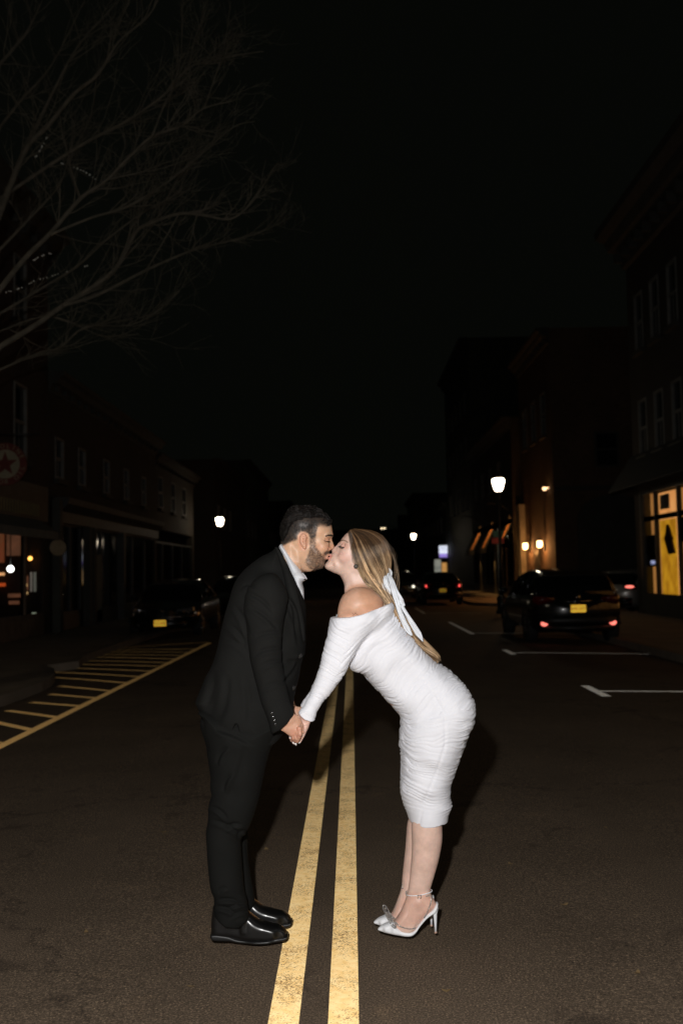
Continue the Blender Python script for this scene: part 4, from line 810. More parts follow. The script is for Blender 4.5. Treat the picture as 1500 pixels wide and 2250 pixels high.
# ================================================================ people
# ---- materials
def skin_mat(name, sheen=.46):
    m = mat(name, (.6, .4, .3), sheen); b = bsdf(m); a = nd(m, 'ShaderNodeAttribute'); a.attribute_name = 'tint'
    n = noise(m, 32, 8, .62); hs = nd(m, 'ShaderNodeHueSaturation'); lk(m, a.outputs['Color'], hs.inputs['Color'])
    mr = nd(m, 'ShaderNodeMapRange'); lk(m, n.outputs[0], mr.inputs[0]); mr.inputs[1].default_value = .3; mr.inputs[2].default_value = .7; mr.inputs[3].default_value = .88; mr.inputs[4].default_value = 1.10
    lk(m, mr.outputs[0], hs.inputs['Value']); lk(m, hs.outputs[0], b.inputs['Base Color'])
    b.inputs['Specular IOR Level'].default_value = .42; b.inputs['Subsurface Weight'].default_value = .18; b.inputs['Subsurface Radius'].default_value = (1, .35, .2); b.inputs['Subsurface Scale'].default_value = .008
    n2 = noise(m, 700, 2); bp = bump(m, n2.outputs[0], .12, .0006); lk(m, bp.outputs[0], b.inputs['Normal']); return m
M_SKIN = skin_mat('skin')
def cloth_mat(name, col, rough, scale, bs, bd, sheen=.0, var=.12):
    m = mat(name, col, rough); b = bsdf(m); n = noise(m, 9, 5)
    lk(m, ramp(m, n.outputs[0], [(.3, tuple(c*(1-var) for c in col)), (.7, tuple(c*(1+var) for c in col))]).outputs[0], b.inputs['Base Color'])
    b.inputs['Sheen Weight'].default_value = sheen; b.inputs['Sheen Roughness'].default_value = .5
    b.inputs['Specular IOR Level'].default_value = .12 if col[0] < .1 else .25
    n2 = noise(m, scale, 3); bp = bump(m, n2.outputs[0], bs, bd); lk(m, bp.outputs[0], b.inputs['Normal']); return m
M_SUIT = cloth_mat('black_wool', (.0098, .0099, .0092), .85, 900, .25, .001, 0)
M_TROU = cloth_mat('black_wool_trousers', (.0078, .0080, .0073), .85, 900, .25, .001, 0)
M_SHIRT = cloth_mat('white_cotton', (.72, .74, .78), .7, 600, .1, .0006, .1, .02)
M_DRESS = cloth_mat('white_ruched_mesh', (.80, .81, .86), .65, 420, .12, .0008, .1, .02)
M_SHOE = mat('black_leather', (.005, .005, .005), .34, Coat_Weight=.35, Coat_Roughness=.2)
_n = noise(M_SHOE, 60, 3); _b = bump(M_SHOE, _n.outputs[0], .12, .002); lk(M_SHOE, _b.outputs[0], bsdf(M_SHOE).inputs['Normal'])
M_SOLE = mat('black_sole', (.007, .007, .007), .45)
M_SATIN = mat('white_satin', (.66, .69, .73), .5, Sheen_Weight=.2)
M_PUMP = mat('white_pump_satin', (.84, .855, .88), .42)
M_CRYST = mat('crystal', (.75, .74, .72), .08, metal=.75)
M_NAIL = mat('white_nail', (.85, .82, .8), .2)
M_BUTTON = mat('black_button', (.02, .02, .02), .15, Coat_Weight=1)
M_EARR = mat('black_enamel', (.01, .01, .01), .12, Coat_Weight=1)
def hair_mat(name, cols, rough=.35):
    m = mat(name, cols[0], rough); b = bsdf(m); g = nd(m, 'ShaderNodeNewGeometry'); stops = [(i/(len(cols)-1), c) for i, c in enumerate(cols)]
    lk(m, ramp(m, g.outputs['Random Per Island'], stops).outputs[0], b.inputs['Base Color'])
    b.inputs['Anisotropic'].default_value = .6; b.inputs['Specular IOR Level'].default_value = .55; return m
M_HAIRM = hair_mat('dark_hair', [(.004, .0035, .003), (.009, .007, .006), (.018, .014, .012)], .42); bsdf(M_HAIRM).inputs['Specular IOR Level'].default_value = .28
M_BEARD = hair_mat('beard_hair', [(.035, .018, .010), (.09, .05, .03), (.16, .10, .065)], .5)
M_HAIRTOP = hair_mat('brown_blonde_hair', [(.13, .076, .038), (.25, .155, .082), (.44, .29, .16), (.74, .53, .32)], .36)
def ombre(m):                            # dark at the roots, bleached towards the ends: it is the colour of the hair itself
    b = bsdf(m); src = b.inputs['Base Color'].links[0].from_socket; g = nd(m, 'ShaderNodeNewGeometry'); s = nd(m, 'ShaderNodeSeparateXYZ'); lk(m, g.outputs['Position'], s.inputs[0])
    n = noise(m, 28, 3); a = nd(m, 'ShaderNodeMath', operation='MULTIPLY_ADD'); lk(m, n.outputs[0], a.inputs[0]); a.inputs[1].default_value = .16; lk(m, s.outputs[2], a.inputs[2])
    at_ = nd(m, 'ShaderNodeAttribute'); at_.attribute_name = 'tint'; y_ = nd(m, 'ShaderNodeMix', data_type='RGBA', blend_type='MULTIPLY'); y_.inputs[0].default_value = 1; lk(m, src, y_.inputs[6]); lk(m, at_.outputs['Color'], y_.inputs[7]); src = y_.outputs[2]
    r_ = ramp(m, a.outputs[0], [(0, (1, 1, 1)), (1, (.22, .18, .15))]); r_.color_ramp.elements[0].position = 0
    mr = nd(m, 'ShaderNodeMapRange'); lk(m, a.outputs[0], mr.inputs[0]); mr.inputs[1].default_value = 1.58; mr.inputs[2].default_value = 1.70; lk(m, mr.outputs[0], r_.inputs[0])
    x = nd(m, 'ShaderNodeMix', data_type='RGBA', blend_type='MULTIPLY'); x.inputs[0].default_value = 1; lk(m, src, x.inputs[6]); lk(m, r_.outputs[0], x.inputs[7]); lk(m, x.outputs[2], b.inputs['Base Color'])
ombre(M_HAIRTOP)
M_HAIRBASE = mat('hair_underlayer', (.075, .045, .024), .6)

# ================ the man
DM = 4.13; HM = DM-.20            # middle plane of his body; plane of his near arm
man = empty('person', tuple(W(540, 2060, DM)[:2])+(0,), label='man in a black suit and open white shirt leaning in for a kiss', cat='person')
man['group'] = 'couple kissing in the road'
def man_body():
    lo = (*W(440, 0, DM)[:1], DM-.34, -.02); lo = (W(430, 1600, DM)[0], DM-.30, .05); hi = (W(745, 1200, DM)[0], DM+.30, 1.84)
    F = Field(lo, hi, .003)
    y = DM
    head = [(727, 1147), (729, 1158), (730.5, 1171), (728, 1180), (726.5, 1186), (726, 1195), (724.5, 1205), (722.5, 1213), (722, 1219), (717, 1228), (713.5, 1233), (712.5, 1240),
            (707, 1247.5), (691, 1251.5), (667, 1256), (655, 1235), (640, 1212), (625, 1200), (620, 1188), (618.5, 1165), (624, 1140), (642, 1122), (668, 1115), (698, 1121), (717, 1133)]
    F.inflate(head, y, [(668, 1150, .085, .077), (640, 1175, .08, .072), (705, 1160, .075, .067), (712, 1190, .06, .060), (705, 1215, .05, .052), (700, 1238, .035, .046), (675, 1240, .045, .062), (716, 1225, .035, .030)], k=.01, e=2.2)
    # neck and shoulders
    F.inflate([(621, 1186), (650, 1180), (675, 1225), (690, 1250), (668, 1254), (662, 1262), (655, 1300), (645, 1340), (615, 1340), (605, 1240), (615, 1207)], y, [(645, 1210, .06, .062), (640, 1250, .06, .062), (635, 1290, .04, .04), (620, 1330, .04, .06)], k=.012)
    F.ell(W(679, 1234, y-.052), (.030, .018, .040), k=.02); F.ell(W(679, 1234, y+.052), (.030, .018, .040), k=.02)   # jaw corners
    F.inflate([(722, 1180), (727, 1181), (730, 1189), (733.8, 1199.5), (732.5, 1204.5), (727.5, 1208.5), (720, 1208), (717, 1203), (720, 1192)], y, [(722, 1190, .020, .011), (729, 1200, .018, .013), (722, 1205, .018, .017)], k=.008)
    for sg in (-1, 1):
        F.ell(W(721, 1205, y+sg*.014), (.011, .007, .008), k=.005)
        F.ell(W(721.5, 1188.5, y+sg*.040), (.014, .018, .011), k=.012, mode='sub')
        F.ell(W(717.5, 1189, y+sg*.031), (.0125, .0150, .0125), k=.002)
        F.ecap(W(727, 1176.5, y+sg*.012), W(719, 1177.5, y+sg*.050), .0075, .006, k=.012)
        F.ell(W(709, 1203, y+sg*.045), (.022, .016, .020), k=.02)
        # ear
        ear = [(657.5, 1182), (660, 1175), (665, 1171.5), (671, 1174), (674, 1181), (672, 1190), (673.5, 1198), (671.5, 1206), (667, 1206), (661, 1199), (657.8, 1191)]
        F.inflate(ear, y+sg*.079, [(666, 1189, .014, .0075)], k=.006)
        F.inflate([(661.5, 1183), (665, 1177), (670, 1180), (669, 1188), (669.5, 1197), (665, 1196), (662, 1190)], y+sg*.088, [(666, 1188, .008, .0065)], k=.003, mode='sub')
        F.ell(W(667, 1187, y+sg*.083), (.004, .004, .010), k=.003)
    F.ecap(W(720, 1219, y-.010), W(720, 1219, y+.010), .0075, .0075, k=.004); F.ecap(W(717.5, 1225.5, y-.010), W(717.5, 1225.5, y+.010), .0075, .0075, k=.004)
    F.ecap(W(721, 1222.3, y-.016), W(721, 1222.3, y+.016), .0018, .0018, k=.002, mode='sub')
    # hidden torso, arms, legs under the suit
    F.ecap(W(610, 1320, y), W(580, 1420, y), (.07, .12), (.09, .12), k=.03); F.ecap(W(580, 1420, y), W(530, 1600, y), (.09, .12), (.09, .11), k=.03)
    for sg, hy in ((-1, HM), (1, DM+.16)):
        sh, el, wr = W(592, 1320, y+sg*.13), W(586, 1440, hy+.01), W(634, 1583, hy)
        if sg > 0: sh, el, wr = W(596, 1320, y+.13), W(592, 1426, hy+.03), W(640, 1567, hy+.01)
        F.ecap(sh, el, .03, .03, k=.03); F.ecap(el, wr, .03, (.027, .022), k=.01)
        F.ecap(W(525, 1620, y+sg*.08), W(503, 1800, y+sg*.085), .06, .045, k=.03); F.ecap(W(503, 1800, y+sg*.085), W(500, 1985, y+sg*.085), .045, .035, k=.02)
        hand = [(640, 1567), (648, 1571), (656, 1581), (661, 1590), (661, 1600), (657, 1610), (649, 1614), (641, 1619), (632, 1614), (624, 1608), (614, 1602), (606, 1585), (625, 1560)]
        dx = (0, 0) if sg < 0 else (5, -18)
        hand = [(a+dx[0], b+dx[1]) for a, b in hand]
        def H(px, py, dy): return W(px+dx[0], py+dx[1], hy+sg*-dy*-1 if sg > 0 else hy+dy)
        F.inflate(hand, hy, [(640+dx[0], 1592+dx[1], .030, .016)], k=.006)
        # fingers: index to little, knuckle - middle joint - tip, closing round her hand
        for j, (a, b, c, dy) in enumerate((((657.5, 1601), (659, 1613), (655.5, 1624), -.006), ((652, 1607), (657, 1619), (653, 1629), .000), ((646, 1611), (651.5, 1623), (647.5, 1628), .006), ((639, 1612), (645, 1622), (641, 1625), .011))):
            F.ecap(H(*a, dy-.006), H(*b, dy-.009), .0094-.0006*j, .0086-.0006*j, k=.0012); F.ecap(H(*b, dy-.009), H(*c, dy+.006), .0088-.0006*j, .0076-.0005*j, k=.002)
            F.ell(H(*a, dy-.010), (.0098, .008, .0098), k=.003)
        F.ecap(H(652, 1577, .004), H(661, 1594, .012), .012, .0105, k=.005); F.ecap(H(661, 1594, .012), H(664, 1609, .020), .0100, .0080, k=.003)   # thumb
    V, Q = F.nets(1)
    px, py = project(V); near = V[:, 1] < DM
    base = np.array([.64, .395, .255]); col = np.tile(base, (len(V), 1))
    n1 = vn(V*60)*.5+.5; n2 = vn(V*260)*.5+.5
    def paint(m, c, amt=1): col[:] = col*(1-(m*amt)[:, None])+np.array(c)*(m*amt)[:, None]
    paint(region(px, py, [(700, 1195), (722, 1196), (718, 1206), (704, 1212), (690, 1205)], 8), (.66, .32, .19), .5)
    paint(region(px, py, [(657, 1172), (675, 1172), (675, 1206), (657, 1206)], 3), (.66, .30, .19), .55)
    paint(region(px, py, [(730, 1196), (735, 1203), (722, 1210), (714, 1205)], 3), (.66, .31, .19), .5)
    paint(region(px, py, [(713, 1184), (722, 1182), (724, 1190), (714, 1194)], 3), (.45, .20, .12), .6)
    # beard shadow, fading up the sideburn
    beard = [(681, 1178), (692, 1178), (693, 1195), (697, 1206), (703, 1213), (708, 1221), (713, 1214), (718, 1211), (726, 1211), (727, 1216), (719, 1217), (715, 1222), (716, 1231), (714, 1242), (707, 1250), (691, 1254), (676, 1245), (672, 1232), (676, 1220), (680, 1205), (680, 1190)]
    rb = region(px, py, beard, 5)
    paint(rb, (.20, .115, .07), .38+.3*n2.mean()); paint(rb*(n2 > .5), (.07, .04, .025), .5)
    paint(region(px, py, [(714, 1213), (727, 1210.5), (728, 1215), (720, 1217.5), (714, 1219)], 2), (.035, .022, .015), .85)   # moustache
    paint(region(px, py, [(712, 1229), (719, 1229), (717, 1236), (712, 1240)], 2), (.05, .03, .02), .7)
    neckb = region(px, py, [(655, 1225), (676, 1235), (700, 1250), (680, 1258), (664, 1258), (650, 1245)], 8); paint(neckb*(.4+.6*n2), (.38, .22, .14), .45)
    paint(region(px, py, [(717.5, 1218), (724, 1218), (725, 1221.5), (722, 1224), (721, 1228.5), (716, 1229), (712.5, 1226)], 1.5), (.55, .25, .18), .6)
    # brow, closed lashes
    paint(stroke(px, py, [(716, 1177.5), (722, 1176), (730, 1177.5)], 2.6), (.03, .02, .015), .9)
    paint(stroke(px, py, [(713, 1188.5), (718, 1190.3), (722.5, 1189.6)], 1.1), (.03, .015, .01), .9)
    # cropped sides: scalp shows through the fade
    fade = region(px, py, [(612, 1100), (735, 1100), (731, 1150), (700, 1150), (696, 1160), (693, 1180), (681, 1180), (676, 1172), (662, 1168), (654, 1176), (652, 1186), (640, 1190), (630, 1194), (612, 1192)], 4)
    paint(fade, (.075, .055, .043), .82); paint(region(px, py, [(612, 1100), (735, 1100), (728, 1152), (700, 1156), (676, 1162), (656, 1168), (642, 1182), (618, 1192)], 7), (.02, .015, .012), .8); paint(fade*(n2 > .45), (.02, .015, .012), .7)
    for q_ in ([(661, 1180), (664, 1176), (669, 1177.5), (671, 1183)], [(661, 1184), (660.5, 1191), (664, 1198), (668, 1202)], [(665, 1182), (668, 1186), (665, 1191), (669, 1195)], [(674.5, 1180), (675, 1192), (673.5, 1201)]): paint(stroke(px, py, q_, 1.5), (.36, .15, .08), .6)  # ear folds: shade in the creases painted as darker strokes
    paint(region(px, py, [(600, 1560), (665, 1560), (665, 1640), (600, 1640)], 2), (.58, .30, .21), .6)
    paint(region(px, py, [(640, 1600), (660, 1600), (660, 1632), (640, 1632)], 5)*n1, (.62, .26, .19), .6)
    return quad_obj('body', V, Q, M_SKIN, man, col)
BODY_M = man_body()

def cloth_noise(V, f1=6, f2=14): return vn(V*f1)*.65+vn(V*f2)*.35
def jacket():
    y = DM; F = Field((W(410, 1500, DM)[0], DM-.34, .72), (W(690, 1400, DM)[0]+.02, DM+.33, 1.66), .0038)
    tor = [(613, 1202), (596, 1211), (568, 1225), (536, 1253), (517, 1281), (505, 1318), (491.5, 1365), (480, 1418), (468, 1457), (451, 1492), (438, 1521), (431, 1543), (444, 1566), (452, 1580),
           (470, 1610), (508, 1640), (550, 1650), (605, 1650), (628, 1600), (643, 1565), (647, 1531), (657, 1492), (663, 1457), (671, 1432), (672, 1388), (671, 1330), (662, 1300), (652, 1272), (636, 1235)]
    F.inflate(tor, y, [(600, 1240, .09, .12), (590, 1290, .14, .185), (585, 1340, .15, .19), (575, 1420, .16, .180), (555, 1500, .17, .185), (530, 1580, .17, .20), (640, 1300, .1, .15), (450, 1545, .09, .13), (640, 1420, .12, .15)], k=.01, e=2.3)
    F.prism([(380, 1100), (720, 1100), (720, 1560), (640, 1585), (622, 1612), (604, 1625), (575, 1628.5), (549, 1627), (521, 1622), (508, 1617.5), (489, 1598), (447, 1583.5), (430, 1567), (380, 1540)], y)
    # neck opening: shirt and neck come out of here
    F.inflate([(616, 1196), (640, 1232), (655, 1270), (667, 1318), (690, 1318), (690, 1240), (650, 1195)], y, [(640, 1230, .05, .070), (660, 1280, .05, .055), (668, 1305, .03, .03)], k=.004, mode='sub')
    # vent at the back of the hem
    F.inflate([(508, 1640), (512, 1600), (520, 1590), (524, 1600), (528, 1640)], y-.19, [(516, 1610, .012, .02)], k=.004, mode='sub')
    # lapel: a raised fold along the front
    for sg in (-1, 1):
        F.inflate([(604, 1206), (612, 1206), (630, 1237), (645, 1272), (657, 1312), (668, 1368), (669, 1410), (661, 1395), (650, 1345), (636, 1318), (630, 1300), (622, 1262)], y+sg*.128, [(612, 1215, .03, .02, -sg*.02), (640, 1290, .03, .022, sg*.008), (660, 1380, .03, .02, -sg*.012)], k=.002)
    # sleeves
    near = [(590, 1259), (606, 1262), (622, 1281), (632, 1306), (629, 1335), (622, 1372), (618.5, 1410), (619, 1446), (624, 1480), (629, 1504), (637, 1538), (645, 1568), (641, 1590), (618, 1612), (598, 1612), (590, 1590), (574, 1545), (562, 1500), (549, 1446), (540, 1390), (534, 1342), (540, 1300), (562, 1270)]
    F.inflate(near, HM-.01, [(590, 1310, .075, .070, .02), (584, 1380, .07, .068, .01), (586, 1440, .06, .060), (600, 1500, .055, .052), (618, 1580, .048, .044)], k=.006, e=2.1)
    far = [(a+6, b-14) for a, b in near]
    F.inflate(far, DM+.20, [(590, 1310, .075, .065, -.02), (584, 1380, .07, .06, -.01), (586, 1440, .055, .055), (600, 1500, .05, .05), (618, 1580, .045, .040)], k=.006)
    # cuff opening cut clean
    cut = [(655, 1556), (648, 1567.5), (640, 1576), (632, 1588), (616, 1603), (602, 1609), (604, 1640), (680, 1640), (690, 1560)]
    P = XZ(cut, HM); X, Y, Z = s_grid = F.grid((slice(None),)*3); x2, z2 = np.broadcast_arrays(X[:, 0, :], Z[0, :, :]); dl = polysdf(x2, z2, P).astype(np.float32)[:, None, :]
    F.F = np.where((Y < HM+.075), np.maximum(F.F, dl), F.F)
    P2 = XZ([(a+6, b-14) for a, b in cut], DM+.2); dl = polysdf(x2, z2, P2).astype(np.float32)[:, None, :]; F.F = np.where((Y > DM+.13), np.maximum(F.F, dl), F.F)
    V, Q = F.nets(2); N = normals(V, Q); px, py = project(V)
    d = .0045*cloth_noise(V, 7, 17)
    # drag creases: elbow, armpit, small of the back, from the button
    def crease(p0, p1, wd, amp):
        (ax, ay), (bx, by) = p0, p1; ex, ey = bx-ax, by-ay; L = math.hypot(ex, ey); t = ((px-ax)*ex+(py-ay)*ey)/L/L; o = ((px-ax)*-ey+(py-ay)*ex)/L
        m = np.clip(1-np.abs(t*2-1)**3, 0, 1)*(t > 0)*(t < 1); o = o+6*np.sin(t*3.1)
        return amp*m*(np.exp(-(o/wd)**2)-.6*np.exp(-((o-2*wd)/wd)**2))
    for c in (((540, 1300), (600, 1345), 4, -.006), ((545, 1330), (612, 1385), 4, -.006), ((560, 1400), (622, 1392), 4, -.005), ((556, 1440), (622, 1425), 4, -.006), ((566, 1470), (624, 1452), 4, -.005),
              ((575, 1515), (630, 1500), 4, -.004), ((500, 1370), (540, 1420), 5, -.006), ((515, 1330), (545, 1400), 5, -.006), ((495, 1400), (550, 1440), 5, -.004), ((530, 1290), (560, 1290), 4, -.004),
              ((662, 1440), (622, 1500), 4, -.005), ((660, 1445), (630, 1450), 4, -.004), ((470, 1470), (450, 1560), 7, -.006), ((500, 1480), (480, 1590), 7, -.006), ((540, 1480), (545, 1600), 6, -.004), ((632, 1330), (655, 1420), 4, -.004), ((636, 1310), (650, 1400), 3, -.004)):
        d = d+crease(*c)*(V[:, 1] < DM)
    V = V+N*d[:, None]
    return quad_obj('jacket', V, Q, M_SUIT, man)
JK = jacket()
def near_y(F_obj, px, py, default):    # first surface of an object seen at a photo pixel: where small trim is sewn on
    dg = bpy.context.evaluated_depsgraph_get(); d = Vector(ray(px, py)).normalized(); mi = F_obj.matrix_world.inverted()
    ok, loc, nor, _ = F_obj.ray_cast(mi @ Vector(CP), (mi.to_3x3() @ d)); return (np.array(F_obj.matrix_world @ loc), np.array(nor)) if ok else (W(px, py, default), np.array([0, -1, 0]))
bpy.context.view_layer.update()
for px, py, r in ((659, 1441, .011), (644, 1511, .010), (597, 1567, .0055), (599.5, 1575, .0055), (602.5, 1583, .0055), (605, 1591, .0055)):
    p, n = near_y(JK, px, py, HM-.05); b = MB()
    n = np.array([0, -1, 0])*.6+np.array(n)*.4; n /= np.linalg.norm(n)
    for rr, dd in ((r, .001),): b.tube([p-n*.002, p+n*.0025, p+n*.0035], [rr, rr, rr*.8], 12)
    b.tube([p+n*.0035, p+n*.0042], [rr*.45, rr*.4], 8)
    b.build('button', M_BUTTON, JK)
# shirt: collar band, collar leaf and the V of the placket
def shirt():
    F = Field((W(600, 1300, DM)[0], DM-.12, 1.28), (W(690, 1300, DM)[0], DM+.12, 1.66), .0025)
    y = DM
    F.inflate([(613.5, 1203), (619, 1195.5), (628, 1203), (644, 1224), (660, 1250), (674.5, 1271), (669, 1276), (664, 1281), (668, 1300), (667.5, 1330), (661, 1322), (650, 1290), (638, 1260), (622, 1222)], y,
              [(622, 1205, .022, .069), (645, 1245, .03, .080), (662, 1275, .03, .060), (665, 1310, .02, .030)], k=.004, e=2.6)
    # hollow for the neck
    F.inflate([(612, 1180), (622, 1201), (640, 1226), (655, 1250), (668, 1275), (700, 1290), (720, 1200), (650, 1150)], y, [(630, 1200, .05, .058), (655, 1240, .05, .060), (680, 1270, .03, .03)], k=.004, mode='sub')
    V, Q = F.nets(2); N = normals(V, Q); V = V+N*(.0015*vn(V*25))[:, None]
    return quad_obj('shirt', V, Q, M_SHIRT, man)
SHIRT = shirt()
b = MB(); p, n = near_y(SHIRT, 669.5, 1272.5, DM-.04); b.tube([p, p+n*.002], [.0045, .0038], 10); b.build('button', M_BUTTON, SHIRT)
def trousers():
    F = Field((W(435, 1600, DM)[0], DM-.24, .06), (W(620, 1600, DM)[0], DM+.24, 1.05), .004)
    y1, y2 = DM-.085, DM+.10
    near = [(448, 1560), (447, 1584), (450, 1610), (457.5, 1640), (459, 1667), (463.6, 1702), (463, 1729), (465, 1747), (458.5, 1768), (457, 1803), (452.5, 1827), (453.5, 1860), (456, 1900), (462, 1948), (470, 1972), (470, 1996), (472, 2012), (478, 2040), (512, 2050), (540, 2030),
            (547, 2016), (542, 1975), (536, 1952), (532, 1900), (529, 1860), (530, 1838), (541, 1829), (548, 1817), (558.5, 1791), (571, 1747), (577, 1720), (591, 1660), (608, 1619), (612, 1580)]
    F.inflate(near, y1, [(530, 1600, .14, .12), (520, 1680, .11, .105), (510, 1760, .085, .09), (500, 1830, .075, .078), (495, 1900, .07, .07), (505, 2000, .065, .062)], k=.01, e=2.2)
    far = [(452, 1570), (455, 1640), (466, 1720), (470, 1800), (466, 1840), (470, 1900), (478, 1960), (484, 2010), (500, 2030), (535, 2020), (556, 1992), (556, 1965), (551, 1937), (546, 1900), (544, 1860), (545, 1822), (560, 1780), (572, 1735), (584, 1680), (604, 1612), (606, 1575)]
    F.inflate(far, y2, [(530, 1600, .14, .12), (520, 1680, .11, .105), (510, 1760, .085, .09), (508, 1830, .075, .075), (510, 1900, .07, .068), (520, 1990, .065, .060)], k=.01, e=2.2)
    V_top = [(400, 1555), (700, 1555), (700, 2300), (400, 2300)]
    F.prism(V_top, y1)
    # hems cut, breaking over the shoes
    X, Y, Z = F.grid((slice(None),)*3); x2, z2 = np.broadcast_arrays(X[:, 0, :], Z[0, :, :])
    for pts, yy, sel in (([(440, 2006), (472, 2010), (500, 2026), (528, 2031), (549, 2014), (600, 2010), (600, 2100), (440, 2100)], y1, Y < DM+.005), ([(440, 1985), (480, 1998), (515, 2004), (540, 2000), (560, 1985), (600, 1980), (600, 2100), (440, 2100)], y2, Y >= DM+.005)):
        dl = polysdf(x2, z2, XZ(pts, yy)).astype(np.float32)[:, None, :]; F.F = np.where(sel, np.maximum(F.F, dl), F.F)
    V, Q = F.nets(2); N = normals(V, Q); px, py = project(V); d = .005*cloth_noise(V, 5, 12)
    def crease(p0, p1, wd, amp):
        (ax, ay), (bx, by) = p0, p1; ex, ey = bx-ax, by-ay; L = math.hypot(ex, ey); t = ((px-ax)*ex+(py-ay)*ey)/L/L; o = ((px-ax)*-ey+(py-ay)*ex)/L+5*np.sin(t*3.1)
        return amp*np.clip(1-np.abs(t*2-1)**3, 0, 1)*(t > 0)*(t < 1)*(np.exp(-(o/wd)**2)-.7*np.exp(-((o-2*wd)/wd)**2))
    for c in (((475, 1680), (500, 1640), 4, -.007), ((470, 1600), (560, 1640), 5, -.006), ((490, 1740), (508, 1700), 4, -.006), ((458, 1770), (500, 1800), 4, -.007), ((460, 1800), (530, 1835), 4, -.006), ((492, 1822), (532, 1812), 4, -.007), ((520, 1840), (545, 1826), 4, -.007),
              ((540, 1640), (500, 1760), 6, -.004), ((478, 1978), (534, 1985), 4, -.008), ((472, 1992), (520, 2010), 4, -.008), ((495, 2000), (545, 1985), 3.5, -.007), ((505, 2018), (546, 2003), 3, -.006), ((480, 1965), (500, 1950), 4, -.005)):
        d = d+crease(*c)*(V[:, 1] < DM)
    V = V+N*d[:, None]; return quad_obj('trousers', V, Q, M_TROU, man)
TR = trousers()
def loafer(dx, dy, y, near):
    o = lambda L: [(a+dx, b+dy) for a, b in L]
    F = Field((W(455+dx, 2050+dy, y)[0], y-.08, -.02), (W(645+dx, 2050+dy, y)[0], y+.08, .24), .0028)
    up = o([(467, 2010), (470, 1996), (485, 1992), (520, 1998), (540, 2006), (552, 2016), (572, 2030), (598, 2038), (616, 2042), (627, 2050), (630.5, 2059), (624, 2067), (590, 2072), (550, 2073), (510, 2068), (470, 2062), (464.5, 2045), (464.5, 2028)])
    F.inflate(up, y, [(480+dx, 2035+dy, .030, .036), (520+dx, 2035+dy, .034, .038), (560+dx, 2050+dy, .028, .047), (595+dx, 2055+dy, .022, .048), (620+dx, 2056+dy, .018, .034)], k=.006, e=2.5)
    F.ecap(W(500+dx, 1980+dy, y), W(505+dx, 2020+dy, y), (.030, .030), (.034, .034), k=.01)
    F.inflate(o([(532, 2008), (546, 2014), (548, 2040), (546, 2056), (528, 2056), (526, 2030)]), y, [(538+dx, 2032+dy, .02, .046)], k=.003, e=2.6)
    F.prism(o([(400, 1900), (700, 1900), (700, 2071), (620, 2071), (545, 2074), (500, 2066), (400, 2061)]), y)
    V, Q = F.nets(2); V[:, 2] = np.maximum(V[:, 2], .004)
    s = quad_obj('shoe', V, Q, M_SHOE, man)
    G2 = Field((W(455+dx, 2050+dy, y)[0], y-.08, -.03), (W(645+dx, 2050+dy, y)[0], y+.08, .08), .0025)
    G2.inflate(o([(466, 2055), (500, 2057), (530, 2066), (580, 2066), (624, 2060), (632, 2058), (632, 2066), (620, 2072), (580, 2076), (530, 2076), (508, 2072), (504, 2072), (500, 2072), (468, 2070)]), y, [(480+dx, 2058+dy, .012, .036), (520+dx, 2068+dy, .010, .036), (580+dx, 2070+dy, .009, .050), (618+dx, 2066+dy, .009, .038)], k=.004, e=3)
    V, Q = G2.nets(1); V[:, 2] = np.maximum(V[:, 2], .001); quad_obj('sole', V, Q, M_SOLE, s)
loafer(0, -8, DM-.045, True); loafer(9, -38, DM+.135, False)

LOCK = [1.0]
def strands(name, parent, m, gen, count, rad, nseg=8, sides=3):
    Vs = []; Fs = []; n = 0; Cs = []
    for _ in range(count):
        P = gen()
        if P is None: continue
        P = np.array(P); k = len(P); T = np.gradient(P, axis=0); T /= np.linalg.norm(T, axis=1, keepdims=True)+1e-9
        ref = np.array([.3, .8, .5]); U = np.cross(T, ref); U /= np.linalg.norm(U, axis=1, keepdims=True)+1e-9; Vv = np.cross(T, U)
        r = rad*(.7+.6*rng.random())*np.concatenate([[.8], np.ones(k-2), [.25]])
        for s_ in range(sides):
            a = 2*math.pi*s_/sides; Vs.append(P+(U*math.cos(a)+Vv*math.sin(a))*r[:, None])
        i = np.arange(k-1)
        for s_ in range(sides):
            s2 = (s_+1) % sides; Fs.append(np.stack([n+s_*k+i, n+s2*k+i, n+s2*k+i+1, n+s_*k+i+1], 1))
        n += sides*k; Cs.append(np.full((sides*k, 3), LOCK[0]))
    return quad_obj(name, np.concatenate(Vs), np.concatenate(Fs), m, parent, np.concatenate(Cs))
def surf(obj, px, py, lift=0.0):
    mi = obj.matrix_world.inverted(); d = Vector(ray(px, py)).normalized(); ok, loc, nor, _ = obj.ray_cast(mi @ Vector(CP), mi.to_3x3() @ d)
    if not ok: return None, None
    n = np.array(nor); return np.array(obj.matrix_world @ loc)+n*lift, n
bpy.context.view_layer.update()
